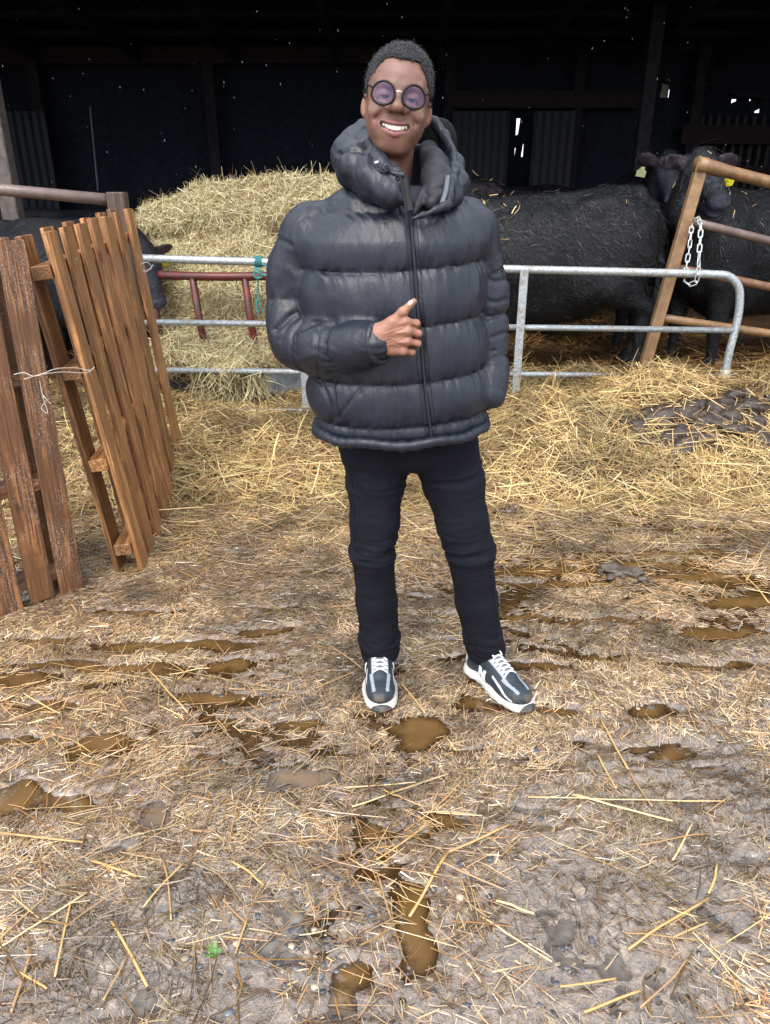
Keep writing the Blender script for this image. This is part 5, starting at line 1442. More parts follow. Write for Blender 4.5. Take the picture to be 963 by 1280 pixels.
ho = mpart('hair', HW(V), F, hairm)
n = 15000; q = V[F]; c = q.mean(1); nn = np.cross(q[:, 2] - q[:, 0], q[:, 3] - q[:, 1]); nn /= np.linalg.norm(nn, axis=1)[:, None] + 1e-12
i = rng.choice(len(F), n); p = HW(c[i]); nw = nn[i] @ HR.T
d = nw * .8 + rng.normal(0, .7, (n, 3)); l = .0042 * rng.lognormal(0, .2, n)
o = ribbons('hair_curls', p - nw * .001 - MO, d, l, .0007 * np.ones(n), rng.normal(0, .45, (n, 3)) * l[:, None], pick([(.012, .012, .014), (.03, .03, .033), (.055, .055, .06)], [3, 2, 1], n), m_strand('hair_strand', .5, .4), ho, 2)

# ---- glasses
gl = empty('glasses', (0, 0, 0), None, None, parent=man)
FRM = m_flat('black_acetate', (.004, .004, .005), .35, .2)
MET = m_flat('pale_gold_metal', (.75, .62, .45), .25, .5, metal=.9)
lt = NT('tinted_lens'); tr = lt.n('ShaderNodeBsdfTransparent'); tr.inputs[0].default_value = (.93, .91, .96, 1); gs = lt.n('ShaderNodeBsdfGlossy'); gs.inputs['Roughness'].default_value = .06; gs.inputs[0].default_value = (.42, .52, 1.0, 1)
df = lt.n('ShaderNodeBsdfDiffuse'); df.inputs[0].default_value = (.14, .14, .42, 1)
m1 = lt.n('ShaderNodeMixShader'); m1.inputs[0].default_value = .008; lt.l(tr.outputs[0], m1.inputs[1]); lt.l(df.outputs[0], m1.inputs[2])
m2 = lt.n('ShaderNodeMixShader'); m2.inputs[0].default_value = .018; lt.l(m1.outputs[0], m2.inputs[1]); lt.l(gs.outputs[0], m2.inputs[2]); lt.l(m2.outputs[0], lt.out.inputs[0])
th_ = np.linspace(0, 2 * np.pi, 56, endpoint=False)
for b in (-1, 1):
    c = np.array((.0345 * b, -.1080, .0050)); Rl = rotm(-7, 0, 9 * b)
    sx = .0262; sz = .0236
    ring = np.array([(sx * math.cos(a), 0, sz * math.sin(a) - .0012 * math.cos(2 * a)) for a in th_]) @ Rl.T + c
    mb = MB(); mb.tube(HW(ring) - MO, .0027, 8, closed=True); rm = mb.build('rim', FRM, gl, True)
    V = np.vstack([ring * .985 + c * .015, c + np.array((0, -.0001, 0)) @ Rl.T]); V2 = V + np.array((0, .0015, 0)) @ Rl.T
    F = np.array([(i, (i + 1) % 56, 56) for i in range(56)]); F2 = F[:, ::-1] + 57
    mb = MB(); mb._add(HW(np.vstack([V, V2])) - MO, None, np.vstack([F, F2])); mb.build('lens', lt.m, gl, True)
    e = c + np.array((.0264 * b, 0, .009)) @ Rl.T
    mb = MB(); mb.tube(HW(spline([e, e + (.006 * b, .004, .003), e + (.0095 * b, .012, .003)], 8)) - MO, .0032, 8, flat=.7); mb.build('end_piece', FRM, gl, True)
    mb = MB(); mb.tube(HW(spline([e + (.0095 * b, .012, .003), (.078 * b, -.05, .004), (.0815 * b, .0, .001), (.079 * b, .02, -.012)], 16)) - MO, .0016, 6); mb.build('temple_arm', FRM, gl, True)
    mb = MB(); mb.tube(HW(spline([(.0105 * b, -.104, -.006), (.0105 * b, -.100, -.012), (.0095 * b, -.098, -.015)], 6)) - MO, .0022, 6); mb.build('nose_pad', FRM, gl, True)
mb = MB(); mb.tube(HW(spline([(-.0090, -.109, .011), (-.004, -.1120, .0130), (.004, -.1120, .0130), (.0090, -.109, .011)], 12)) - MO, .0014, 8); mb.build('bridge', MET, gl, True)
# ---- puffer jacket
ZS = np.array([1.445, 1.313, 1.180, 1.041, .925])      # seam heights at the front centre
ctrl = [  # z, centre x, centre y, half width, half depth
    (1.55, .035, 2.055, .060, .060), (1.51, .030, 2.045, .115, .095), (1.475, .026, 2.035, .165, .125), (1.43, .022, 2.025, .198, .152), (1.38, .016, 2.02, .222, .168), (1.30, .015, 2.02, .236, .178), (1.18, .020, 2.015, .240, .182),
    (1.04, .032, 2.01, .243, .182), (.96, .040, 2.01, .243, .178), (.90, .044, 2.01, .238, .172), (.86, .045, 2.01, .228, .165)]
ctrl = np.array(ctrl)[::-1]
def zrel(x, y, z):
    """height with the sag of the seams taken out"""
    xx = x - .02
    return z - np.where(xx > .0, .075 * xx, -.018 * (-xx)) * 1.0 + .0 * y
def puff(t, A, p=.5):
    t = np.clip(t, 0, 1); return A * (4 * t * (1 - t)) ** p
def torso(x, y, z):
    cx = np.interp(z, ctrl[:, 0], ctrl[:, 1]); cy = np.interp(z, ctrl[:, 0], ctrl[:, 2]); a = np.interp(z, ctrl[:, 0], ctrl[:, 3]); b = np.interp(z, ctrl[:, 0], ctrl[:, 4])
    u = np.abs(x - cx) / a; v = np.abs(y - cy) / b; e = 2.35
    k = (u ** e + v ** e) ** (1 / e)
    d = (k - 1) * np.minimum(a, b) * .95
    zr = zrel(x, y, z); Zb = np.r_[1.62, ZS, .885]
    p_ = 0 * zr + 0 * d
    for i in range(len(Zb) - 1):
        t = (Zb[i] - zr) / (Zb[i] - Zb[i + 1]); m = (t >= 0) & (t < 1)
        tt = t ** .88 if False else t
        p_ = np.where(m, puff(tt, .0165 if i < 5 else .008, .60), p_)
    p_ = p_ + np.where(zr > 1.62, 0, 0)
    d = d - p_ + .010
    d = np.maximum(d, (.872 - z + .02 * 0)) 
    return np.maximum(d, z - 1.60)
def sleeve_fn(pts, rs, seams, A):
    q = spline(pts, 26); L = np.r_[0, np.cumsum(np.linalg.norm(np.diff(q, axis=0), axis=1))]
    rr = np.interp(L / L[-1], np.linspace(0, 1, len(rs)), rs); sm_ = np.array(seams) * L[-1]
    def f(x, y, z):
        best = None
        for i in range(len(q) - 1):
            a, b = q[i], q[i + 1]; ab = b - a; l2 = ab @ ab
            t = np.clip(((x - a[0]) * ab[0] + (y - a[1]) * ab[1] + (z - a[2]) * ab[2]) / l2, 0, 1)
            d = np.sqrt((x - a[0] - t * ab[0]) ** 2 + (y - a[1] - t * ab[1]) ** 2 + (z - a[2] - t * ab[2]) ** 2) - (rr[i] + t * (rr[i + 1] - rr[i]))
            s_ = L[i] + t * (L[i + 1] - L[i])
            if best is None: best, S = d, s_ + 0 * d
            else: m = d < best; best = np.where(m, d, best); S = np.where(m, s_, S)
        p_ = 0 * best
        for i in range(len(sm_) - 1):
            t = (S - sm_[i]) / (sm_[i + 1] - sm_[i]); m = (t >= 0) & (t <= 1); p_ = np.where(m, puff(t, A, .45), p_)
        return best - p_ + A * .35, S, sm_
    return f
SR = sleeve_fn([P(404, 296, 2.03), P(377, 328, 2.04), P(370, 370, 2.045), P(374, 422, 2.00), P(415, 434, 1.885), P(469, 429, 1.792)], [.062, .074, .074, .068, .058, .042], [-.08, .33, .62, .80, 1.02], .013)
SL = sleeve_fn([P(574, 292, 2.05), P(596, 328, 2.06), P(604, 370, 2.065), P(606, 425, 2.05), P(611, 465, 2.01), P(614, 492, 1.965)], [.072, .068, .064, .060, .053, .036], [-.08, .26, .50, .76, 1.02], .010)
H_ = .0048
lo_ = np.array((-.40, 1.66, .84)); hi_ = np.array((.42, 2.30, 1.63))
J = SDF(lo_, hi_, H_)
sl, X, Y, Z = J.sub(lo_, hi_)
Dt = torso(X, Y, Z).astype(np.float32)
def sub_eval(fn, lo, hi):
    D = np.full(Dt.shape, .2, np.float32); s_, x, y, z = J.sub(lo, hi); r = fn(x, y, z)[0].astype(np.float32); D[s_] = r; return D
Dr = sub_eval(SR, np.array((-.40, 1.66, 1.0)), np.array((-.0, 2.2, 1.56)))
Dl = sub_eval(SL, np.array((.10, 1.85, .92)), np.array((.42, 2.25, 1.56)))
def smin(a, b, k): h = np.maximum(k - np.abs(a - b), 0) / k; return np.minimum(a, b) - h * h * k * .25
J.D = smin(smin(Dt, Dr, .020), Dl, .020).astype(np.float32)
J.ell(P(391, 293, 2.035), (.082, .09, .078), rotm(0, -30, 0), .03); J.ell(P(583, 290, 2.045), (.080, .09, .078), rotm(0, 30, 0), .03)
# hollow at the throat for the open collar
J.ell(P(520, 226, 1.93), (.052, .085, .070), None, .012, 'sub')
J.ell(P(508, 190, 2.0), (.070, .08, .09), None, .012, 'sub')
V, F = J.mesh(2)
del Dt, Dr, Dl
x, y, z = V[:, 0], V[:, 1], V[:, 2]
dT = torso(x, y, z); dR, sR, smR = SR(x, y, z); dL_, sL, smL = SL(x, y, z)
w_ = np.argmin(np.stack([dT, dR, dL_]), 0)
zr = zrel(x, y, z)
seamT = np.min(np.abs(zr[:, None] - ZS[None]), 1); seamR = np.min(np.abs(sR[:, None] - smR[None]), 1); seamL = np.min(np.abs(sL[:, None] - smL[None]), 1)
sd_ = np.choose(w_, [seamT, seamR, seamL])
N = vnormals(V, F)
# coordinates along and across the seams
qR = np.stack([x, y, z], 1)
al = np.where(w_ == 0, x + .6 * y, np.where(w_ == 2, x - y + .3 * z, np.where(sR < smR[2], x - y, z - .4 * y)))
ac = np.where(w_ == 0, z, np.where(w_ == 2, z, np.where(sR < smR[2], z, x - y)))
aa = np.stack([al, ac, x * 0 + w_ * 3.1], 1)
puck = noise(aa * (95, 16, 1), 11) * .6 + noise(aa * (190, 26, 1), 12) * .4
amp = .0042 * np.exp(-sd_ / .018) + .0016 * np.exp(-sd_ / .05)
long_ = fbm(aa * (24, 8, 1), 13, 3, .5); long2 = 1 - 2 * np.abs(noise(aa * (17, 5.5, 1) + .8 * noise(V * 9, 14)[:, None], 15))
ampf = np.where(w_ == 0, .0034, np.where(w_ == 1, .0048, .0052))
creas = np.zeros(len(V))
# diagonal creases: elbow, armpit
for w0, pl, wd, dp in ((1, [(412, 388), (390, 384), (365, 393), (345, 412)], .007, .010), (1, [(408, 372), (392, 366), (372, 370)], .006, .006), (1, [(410, 398), (395, 402), (378, 412)], .006, .007), (1, [(408, 300), (398, 318), (393, 345)], .007, .006), (1, [(375, 395), (360, 405), (350, 425)], .006, .005),
                       (1, [(398, 412), (396, 435), (399, 462)], .006, .006), (0, [(398, 470), (412, 500), (416, 528)], .006, .006), (0, [(450, 488), (436, 505), (424, 521)], .005, .005), (1, [(350, 300), (375, 310), (402, 312)], .007, .004),
                       (2, [(604, 345), (620, 352), (636, 348)], .006, .006), (2, [(604, 398), (622, 395), (638, 388)], .006, .007), (2, [(606, 425), (620, 420), (636, 415)], .005, .005), (2, [(608, 452), (622, 446), (634, 444)], .005, .005), (2, [(603, 372), (618, 378), (634, 374)], .005, .005)):
    q = np.array([P(a, b, 1.95) for a, b in spline(pl, 18)]); uq = q[:, 0] / q[:, 1]; vq = (q[:, 2] - 1.5) / q[:, 1]
    d = np.min(np.hypot(V[:, 0][:, None] / y[:, None] - uq[None], ((z - 1.5) / y)[:, None] - vq[None]), 1) * 1.95
    creas += -dp * np.exp(-(d / wd) ** 2) * (w_ == w0) * (N[:, 1] < .3)
V = V + N * (puck * amp + ampf * (.5 * long_ + .5 * long2) + creas + .004 * fbm(V * 14, 17, 2))[:, None]
# zip groove
zp = [(513, 266), (516, 300), (519.5, 345), (523, 390), (527, 430), (530.5, 470), (535, 510), (540.5, 553)]
zc = spline([P(a, b, 1.84) for a, b in zp], 90)
d = np.min(np.hypot(V[:, 0][:, None] - zc[None, :, 0], (V[:, 2][:, None] - zc[None, :, 2])), 1)
fr = (N[:, 1] < .2) & (y < 1.98) & (w_ == 0)
V[:, 1] += np.where(fr, .009 * np.exp(-(d / .009) ** 2), 0)
jk = mpart('jacket', V, F, NYLON, label='black navy puffer jacket with wide quilted baffles')
jt = bvh(V, F)
del x, y, z
def on_jacket(pl, off=.001, sp=60):
    out = []
    for a, b in spline(pl, sp):
        h, n_ = hit_px(jt, a, b)
        if h is not None: out.append(h + np.array((0, -off, 0)))
    out = np.array(out); k = np.ones(5) / 5
    for d_ in range(3):
        p_ = np.pad(out[:, d_], 2, mode='edge'); out[:, d_] = np.convolve(p_, k, 'valid')
    return out
ZIPM = m_flat('black_zip', (.006, .007, .010), .6, .3, bs=400, bd=.001, var=.3)
zl = on_jacket(zp, .0015, 140)
mtube('zip', zl, .0042, ZIPM, 8, flat=.5, parent=jk, raw=True)
mb = MB(); 
for i in range(0, len(zl) - 1):
    mb.box(zl[i] - MO + (0, -.0022, 0), (.0052, .0024, .0026), rotm(0, 6, 0))
o = mb.build('zip_teeth', m_flat('zip_metal', (.02, .022, .028), .5, .4), jk); o['kind'] = 'stuff'
for off in (-7.5, 7): 
    q = on_jacket([(a + off, b) for a, b in zp], .0004, 140); mtube('stitch_line', q, .0009, ZIPM, 5, parent=jk, raw=True)
mtube('pocket_zip', on_jacket([(419, 474), (420, 495), (423, 512), (426, 521)], .0005, 30), .0022, ZIPM, 6, parent=jk, raw=True)
mb = MB(); q = zl[8]; mb.box(q - MO + (0, -.006, -.006), (.006, .003, .022), None, .001); mb.build('zip_puller', ZIPM, jk)
# hem roll and cuff
th_ = np.linspace(0, 2 * np.pi, 140, endpoint=False); e = 2 / 2.35
hem = np.array([(.044 + .236 * np.sign(math.cos(a)) * abs(math.cos(a)) ** e, 2.01 + .172 * np.sign(math.sin(a)) * abs(math.sin(a)) ** e, .884 + .075 * max(0, .236 * math.cos(a)) + .003 * math.sin(9 * a)) for a in th_])
mb = MB(); mb.tube(hem - MO, .0145 + .0016 * np.sin(th_ * 47) + .001 * np.sin(th_ * 83), 10, closed=True); mb.build('hem', NYLON, jk, True)
cu = P(469, 429, 1.792); cdir = P(474, 428.5, 1.785) - P(440, 431, 1.84); cdir /= np.linalg.norm(cdir); Rc = rot_to(cdir)
th_ = np.linspace(0, 2 * np.pi, 48, endpoint=False)
rg_ = np.array([(math.cos(a) * .0385, 0, math.sin(a) * .0445) for a in th_]) @ Rc.T + cu + cdir * .012
mb = MB(); mb.tube(rg_ - MO, .0085 + .001 * np.sin(th_ * 17), 8, closed=True); mb.build('cuff', NYLON, jk, True)

# ---- hood and collar
s = SDF(P(500, 200, 2.0) - (.23, .24, .17), P(500, 200, 2.0) + (.21, .20, .14), .0034)
s.chain([P(462, 172, 2.14), P(446, 182, 2.09), P(438, 192, 2.02), P(446, 206, 1.955), P(466, 224, 1.905), P(488, 240, 1.872), P(503, 247, 1.862)], [.036, .042, .045, .043, .036, .030, .018], .018)
s.chain([P(453, 160, 2.10), P(455, 168, 2.05), P(463, 182, 1.98), P(477, 202, 1.91), P(494, 219, 1.872), P(503, 227, 1.862)], [.020, .018, .017, .016, .015, .013], .010)
s.chain([P(432, 200, 2.04), P(440, 219, 1.97), P(462, 238, 1.91), P(490, 253, 1.872)], [.034, .030, .024, .016], .014)
# back of the hood, hanging behind the neck
s.ell(P(505, 205, 2.16), (.135, .050, .085), rotm(12, 0, 0), .03)
# right rim
rim = [P(532, 150, 2.13), P(543, 153, 2.10), P(556, 170, 2.07), P(565, 190, 2.03), P(568, 210, 1.985), P(565, 228, 1.935), P(560, 246, 1.893), P(555, 258, 1.868)]
s.chain(rim, [.012, .013, .012, .011, .012, .013, .013, .010], .008)
s.chain([P(553, 175, 2.15), P(566, 205, 2.09), P(573, 228, 2.02), P(568, 245, 1.95), P(556, 256, 1.90)], [.024, .026, .024, .020, .015], .02)
s.chain([P(560, 256, 1.868), P(545, 262, 1.853), P(528, 269, 1.845), P(515, 273, 1.843)], [.011, .009, .007, .005], .008)
# room for the neck and the lining
s.cap(P(508, 195, 2.03), P(516, 240, 1.985), .062, .060, .014, 'sub')
s.ell(P(547, 192, 1.985), (.036, .072, .062), rotm(0, 18, 0), .014, 'sub')
V, F = s.mesh(1); N = vnormals(V, F)
seam = [P(424, 193, 2.0), P(440, 187, 1.975), P(457, 190, 1.95)]
q = spline(seam, 20); d = np.min([np.hypot(V[:, 0] - a[0], V[:, 2] - a[2]) for a in q], 0)
V = V + N * (-.009 * np.exp(-(d / .006) ** 2) * (V[:, 0] < -.02) + .0022 * noise(V * (70, 30, 20), 21) + .0016 * noise(V * (120, 60, 60), 23) + .003 * fbm(V * 16, 22, 2))[:, None]
hd = mpart('hood', V, F, NYLON, parent=jk)
# lining
LIN = m_flat('charcoal_lining', (.018, .019, .024), .62, .3, bs=9, bd=.004, var=.2)
LIN2 = m_flat('black_lining', (.004, .0045, .006), .7, .15, bs=9, bd=.004, var=.3)
s = SDF(P(540, 220, 1.97) - (.09, .12, .13), P(540, 220, 1.97) + (.09, .12, .13), .0034)
s.chain([P(536, 188, 2.07), P(541, 203, 2.02), P(545, 222, 1.965), P(546, 240, 1.925), P(540, 253, 1.892)], [.024, .029, .033, .030, .018], .02)
s.chain([P(556, 206, 2.02), P(558, 228, 1.96), P(552, 247, 1.905)], [.016, .020, .014], .014)
s.chain([P(528, 240, 1.915), P(522, 256, 1.885), P(518, 266, 1.872)], [.010, .008, .005], .012)
V, F = s.mesh(1); N = vnormals(V, F)
pl = spline([P(533, 243, 1.9), P(546, 236, 1.9), P(558, 234, 1.9)], 16); d = np.min([np.hypot(V[:, 0] - a[0], V[:, 2] - a[2]) for a in pl], 0)
V = V + N * (-.004 * np.exp(-(d / .006) ** 2) + .0012 * noise(V * (30, 30, 60), 3) + .0005 * noise(V * 120, 4))[:, None]
mpart('lining', V, F, LIN, parent=hd)
s = SDF(P(545, 180, 2.09) - (.10, .10, .10), P(545, 180, 2.09) + (.10, .10, .10), .005)
s.ell(P(545, 180, 2.125), (.055, .035, .062), rotm(10, 12, 0), .02); V, F = s.mesh(1); N = vnormals(V, F)
mpart('inner_hood', V + N * (.003 * fbm(V * 30, 3, 2))[:, None], F, LIN2, parent=hd)
# zip tape of the open collar, poppers and draw cord
tp = [P(505, 219, 1.852), P(507, 232, 1.848), P(510, 248, 1.844), P(513, 264, 1.838)]
mtube('zip_tape', tp, .0088, ZIPM, 8, flat=.28, parent=hd)
mb = MB()
for q in spline(tp, 34): mb.box(q - MO + (-.0085, -.0035, 0), (.004, .003, .0024))
o = mb.build('collar_teeth', m_flat('zip_metal_grey', (.015, .016, .02), .6, .3), hd); o['kind'] = 'stuff'
mtube('collar_edge', [P(470, 205, 1.895), P(482, 212, 1.868), P(495, 217, 1.855), P(506, 219, 1.850)], .0065, NYLON, 8, parent=hd)
mtube('draw_cord', [P(465, 202, 1.885), P(470, 211, 1.87), P(478, 215, 1.86), P(487, 213, 1.853), P(483, 207, 1.86)], .0022, ZIPM, 6, parent=hd)
mb = MB(); c = P(468.5, 204, 1.868) - MO; mb.tube([c, c + (.009, -.002, .003)], .0034, 8); mb.build('cord_end', m_flat('popper', (.55, .57, .60), .25, .5, metal=.8), hd, True)
th_ = np.linspace(0, 2 * np.pi, 20, endpoint=False)
for a, b in ((484, 209.5), (497, 222)):
    c = P(a, b, 1.848) - MO; mb = MB(); mb.tube(np.array([(math.cos(t) * .0042, 0, math.sin(t) * .0042) for t in th_]) + c, .0014, 6, closed=True); mb.build('popper_ring', ZIPM, hd, True)
mb = MB(); mb.tube([q - MO for q in spline([P(560, 220, 1.915), P(557, 240, 1.875), P(552, 256, 1.858)], 18)], .0065, 6, flat=.5); mb.build('rim_zip', m_flat('zip_grey', (.07, .08, .10), .35, .6, bs=700, bd=.002, bstr=.8, var=.5), hd, True)

# ---- shirt at the throat
s = SDF(P(520, 240, 1.96) - (.11, .11, .10), P(520, 240, 1.96) + (.11, .11, .10), .005)
s.ell(P(522, 278, 1.985), (.085, .080, .085), None, .02)
V, F = s.mesh(1); mpart('shirt', V, F, m_flat('slate_shirt', (.022, .026, .038), .8, .2, bs=300, bd=.001))

# ---- trousers
T = SDF((-.20, 1.86, .06), (.42, 2.20, .96), .0046)
RL = [.098, .084, .070, .0640, .0625, .060, .056]; RRr = [.098, .087, .074, .067, .063, .059, .054]
T.chain([P(*q) for q in LEGL], RL, .02, sc=(1, 1.04, 1)); T.chain([P(*q) for q in LEGR], RRr, .02, sc=(1, 1.04, 1))
T.ell((.05, 2.025, .87), (.175, .115, .11), None, .05); T.ell(P(514, 565, 2.02), (.07, .09, .04), None, .03)
T.clip(2, P(476, 829, 2.02)[2], 'above')
V, F = T.mesh(2); N = vnormals(V, F)
z = V[:, 2]; sidev = np.where(V[:, 0] > .07, 1., -1.)
kz = P(466, 692, 1.95)[2]; az = P(475, 815, 2.0)[2]
qn = V * (9, 9, 46) + (noise(V * 7, 31) * 1.6)[:, None]
fold = 1 - 2 * np.abs(noise(qn, 33)); fold2 = 1 - 2 * np.abs(noise(V * (12, 12, 70) + noise(V * 9, 35)[:, None] * 2, 36))
wk = np.exp(-((z - kz) / .05) ** 2); wa = np.exp(-((z - az) / .055) ** 2); wc = np.exp(-((z - .74) / .08) ** 2)
V = V + N * (.0060 * fold * (.7 * wk + .9 * wa + .5 * wc + .16) + .0040 * fold2 * (wk + .8 * wa + .1) + .004 * fbm(V * (8, 8, 5), 37, 3))[:, None]
# hard crease just below the knee, hem turn-up
for sg, cx_ in ((-1, P(466, 692, 2.0)[0]), (1, P(588, 692, 2.0)[0])):
    zz = kz + .012 * np.sin((V[:, 0] - cx_) * 60 * sg) ; V = V + N * ((-.0015 * np.exp(-((z - zz) / .008) ** 2) + .001 * np.exp(-((z - zz - .014) / .009) ** 2)) * (sidev == sg))[:, None]
hz0 = P(476, 829, 2.02)[2]; V = V + N * (-.0022 * np.exp(-((z - hz0 - .020) / .0025) ** 2) + .0015 * (z < hz0 + .02))[:, None]
tr_ = mpart('trousers', V, F, DENIM, label='slim black jeans')
tt = bvh(V, F)
DS = m_flat('jean_seam', (.004, .005, .008), .8, .2)
for pl in ([(437, 575), (443, 640), (443, 690), (446, 740), (452, 800), (455, 822)], [(494, 640), (489, 690), (495, 740), (498, 790), (494, 822)], [(548, 650), (562, 700), (574, 750), (587, 800), (596, 824)], [(605, 640), (612, 700), (619, 760), (625, 812)]):
    q = []
    for a, b in spline(pl, 60):
        h, n_ = hit_px(tt, a, b)
        if h is not None: q.append(h)
    if len(q) > 8:
        q = np.array(q); k = np.ones(5) / 5
        for d_ in range(3): q[:, d_] = np.convolve(np.pad(q[:, d_], 2, mode='edge'), k, 'valid')
        mtube('leg_seam', q, .0014, DS, 5, parent=tr_, raw=True)

# ---- trainers (local: toe +y, z up)
s = SDF((-.065, -.02, -.002), (.07, .325, .05), .0017)
s.ell((0, .047, .016), (.0375, .046, .024), None, 0); s.cap((0, .06, .014), (.0, .16, .013), .034, .038, .02, sc=(1, 1, .55)); s.ell((.003, .19, .012), (.0505, .07, .021), None, .02); s.ell((.0, .245, .014), (.046, .062, .020), None, .02)
s.clip(2, .0, 'above'); s.clip(2, .034, 'below')
SV, SF = s.mesh(1)
tn = np.sin(SV[:, 1] * 210) * (SV[:, 2] < .010); Nn = vnormals(SV, SF); SV = SV + Nn * (.0012 * tn)[:, None] * (1, 1, 0)
gr = np.exp(-((SV[:, 2] - .017 - .003 * np.sin(SV[:, 1] * 30)) / .0016) ** 2); SV = SV - Nn * (.0016 * gr)[:, None]
SC = np.where((SV[:, 2] < .008)[:, None], (.03, .03, .032), (.50, .49, .47)); SC = np.where(((SV[:, 1] > .292) & (SV[:, 2] > .006))[:, None], (.028, .032, .036), SC)
SC = np.where(((SV[:, 2] > .011) & (SV[:, 2] < .017) & (SV[:, 1] > .09) & (SV[:, 1] < .17))[:, None], (.30, .31, .32), SC)
dirt = (sstep(-.1, .4, fbm(SV * 60, 3, 3)) * sstep(.036, .004, SV[:, 2]))[:, None]; SC = SC * (1 - .65 * dirt) + .65 * dirt * np.array((.22, .15, .10))
s = SDF((-.06, -.015, .012), (.065, .32, .16), .0017)
s.ell((0, .048, .050), (.0335, .042, .050), None, .02); s.cap((0, .062, .06), (0, .070, .105), .033, .0345, .02); s.cap((0, .085, .088), (.002, .185, .052), .030, .034, .02)
s.ell((.002, .14, .045), (.040, .07, .036), None, .02); s.ell((.002, .222, .036), (.0445, .070, .0315), None, .02); s.cap((.002, .13, .082), (.003, .20, .058), .019, .017, .015)
s.ell((0, .064, .135), (.025, .030, .035), None, .006, 'sub')
UV, UF = s.mesh(1); un = vnormals(UV, UF)
ux, uy, uz = UV.T
UC = np.tile(np.array((.013, .021, .030)), (len(UV), 1))
mesh_ = (.5 + .5 * np.sin(ux * 1500) * np.sin(uy * 1500))[:, None]; UC = UC * (.8 + .4 * mesh_)
grey = np.array((.24, .27, .31)); silver = np.array((.50, .53, .56))
def um(m, c):
    global UC
    m = np.clip(m, 0, 1)[:, None]; UC = UC * (1 - m) + m * np.array(c)
ax_ = np.abs(ux - .002)
um((np.abs(ax_ - (.017 + .10 * (.285 - uy))) < .0045) & (uy > .200) & (uy < .268) & (un[:, 2] > .1), grey * .9)          # toe stripes
um((np.abs(uz - (.042 + .35 * (.235 - uy))) < .0035) & (uy > .165) & (uy < .275) & (ax_ > .026), silver)
um((uz < .040) & (uy > .262), (.020, .026, .032)); um((uz > .038) & (uy < .035), silver)
um((np.abs(uy - .035 - .3 * (uz - .05)) < .003) & (uz > .03), (.45, .47, .5))
um((uz > .098) & (uy < .10), (.03, .04, .05)); um((np.abs(ax_ - .021) < .0035) & (uy > .095) & (uy < .205) & (un[:, 2] > .2), grey)
um((ax_ < .0165) & (uy > .09) & (uy < .20) & (un[:, 2] > .3), (.10, .115, .135))
um(.7 * sstep(.0, .45, fbm(UV * 45, 9, 3)) * sstep(.075, .025, uz), (.13, .09, .06))
ub = bvh(UV, UF)
def ucast(o, d, off):
    h = ub.ray_cast(Vector(o), Vector(d))
    return None if h[0] is None else np.array(h[0]) + np.array(h[1]) * off
LACE = m_flat('white_lace', (.72, .74, .76), .7, .3, bs=600, bd=.001, var=.1); LOGO = m_flat('reflective_white', (.74, .76, .80), .35, .5, bs=200, var=.05)
UPM = m_vcol('trainer_upper', .6, .4, 900, .0008, .5); SOM = m_vcol('trainer_sole', .45, .4)
sh0 = empty('shoe', (0, 0, 0), None, None, parent=man)
rmesh('upper', UV, UF, UPM, sh0, True, UC); rmesh('sole', SV, SF, SOM, sh0, True, SC)
def lace(pts, r=.0027):
    q = [ucast((a, b, .25), (0, 0, -1), .0016) for a, b in pts]; q = [v for v in q if v is not None]
    if len(q) > 2:
        mb = MB(); mb.tube(spline(q, 3 * len(q)), r, 7, flat=.55); mb.build('lace', LACE, sh0, True)
for k in range(6):
    y0 = .112 + k * .0155; wd = .0205
    lace([(-wd + 2 * wd * t + .002, y0 + .013 * t) for t in np.linspace(0, 1, 9)]); lace([(wd - 2 * wd * t + .002, y0 + .013 * t) for t in np.linspace(0, 1, 9)])
for sg in (-1, 1):
    q = [ucast((.002, .108, .25), (0, 0, -1), .003)]; c = q[0]
    mb = MB(); mb.tube(spline([c, c + (sg * .016, .006, .008), c + (sg * .026, .014, .001), c + (sg * .015, .016, -.002), c + (0, .004, .002)], 20), .0024, 7, flat=.6); mb.build('lace', LACE, sh0, True)
    mb = MB(); mb.tube(spline([c, c + (sg * .009, .012, .003), c + (sg * .015, .024, -.004), c + (sg * .013, .034, -.010)], 14), .0022, 7, flat=.6); mb.build('lace', LACE, sh0, True)
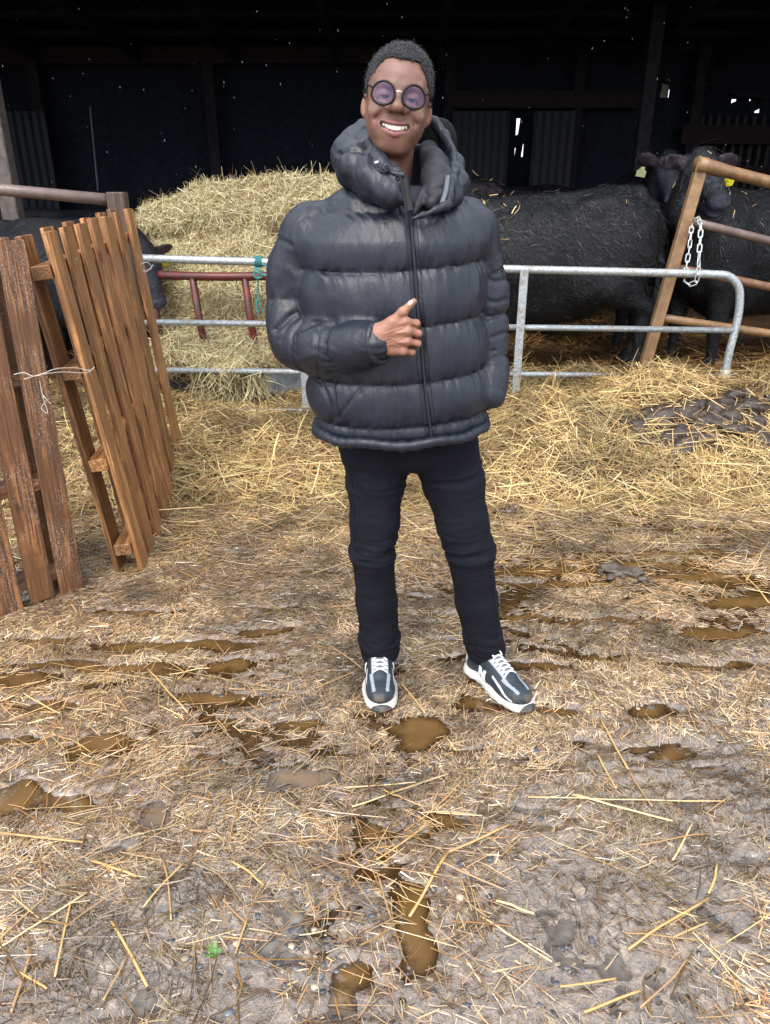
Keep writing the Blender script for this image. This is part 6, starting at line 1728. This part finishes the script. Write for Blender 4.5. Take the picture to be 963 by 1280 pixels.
# side letter N
for sg in (-1, 1):
    def side(u, v):
        return ucast((sg * .12, .118 + u * .5 * sg * -1, .052 + v), (-sg, 0, 0), .0011)
    mb = MB(); ok = 0
    hN, wN, st = .0155, .030, .0105
    for (u0, v0, u1, v1) in ((-wN, -hN, -wN + .006, hN), (wN - .006, -hN, wN, hN), (-wN + .002, hN, wN - .002, -hN)):
        n_ = 9; rows = []
        for t in np.linspace(0, 1, n_):
            cu_, cv_ = u0 + (u1 - u0) * t, v0 + (v1 - v0) * t
            a, b = side(cu_ - st / 1.0, cv_), side(cu_ + st / 1.0, cv_)
            if a is not None and b is not None: rows.append((a, b))
        if len(rows) > 2:
            Vn = np.array([p_ for r_ in rows for p_ in r_]); out = np.array((sg * .0015, 0, 0)); m_ = len(rows)
            Va = np.vstack([Vn + out, Vn - out]); nb = len(Vn)
            F4 = [(2 * i, 2 * i + 1, 2 * i + 3, 2 * i + 2) for i in range(m_ - 1)] + [(2 * i, 2 * i + 2, nb + 2 * i + 2, nb + 2 * i) for i in range(m_ - 1)] + [(2 * i + 1, nb + 2 * i + 1, nb + 2 * i + 3, 2 * i + 3) for i in range(m_ - 1)] + [(0, nb, nb + 1, 1), (2 * m_ - 2, 2 * m_ - 1, nb + 2 * m_ - 1, nb + 2 * m_ - 2)]
            mb._add(Va, F4); ok += 1
    if ok: mb.build('letter_n', LOGO, sh0, False)
def gz(x, y): return float(g_top(np.array([x], np.float32), np.array([y], np.float32))[0])
def place(o, heel, yaw):
    o.location = (heel[0] - MO[0], heel[1] - MO[1], .002); o.rotation_euler = (0, 0, yaw)
sh1 = empty('shoe', (0, 0, 0), None, None, parent=man)
for c in list(sh0.children):
    d_ = dup(c, sh1)
sh1.scale = (-1.12, 1, 1.1)
sh0.scale = (1.12, 1, 1.1)
tL = PZ(470, 892); place(sh0, (tL[0] + .008, tL[1] + .295), math.radians(180 + 2))
tR = PZ(659, 891); an = math.radians(33); place(sh1, (tR[0] - .292 * math.sin(an), tR[1] + .292 * math.cos(an)), math.radians(180) + an)
# socks
for LG in (LEGL, LEGR):
    a = P(*LG[-1]); mtube('sock', [a + (0, 0, .03), a + (0, .0, -.03)], .036, ZIPM, 14, sp=4)
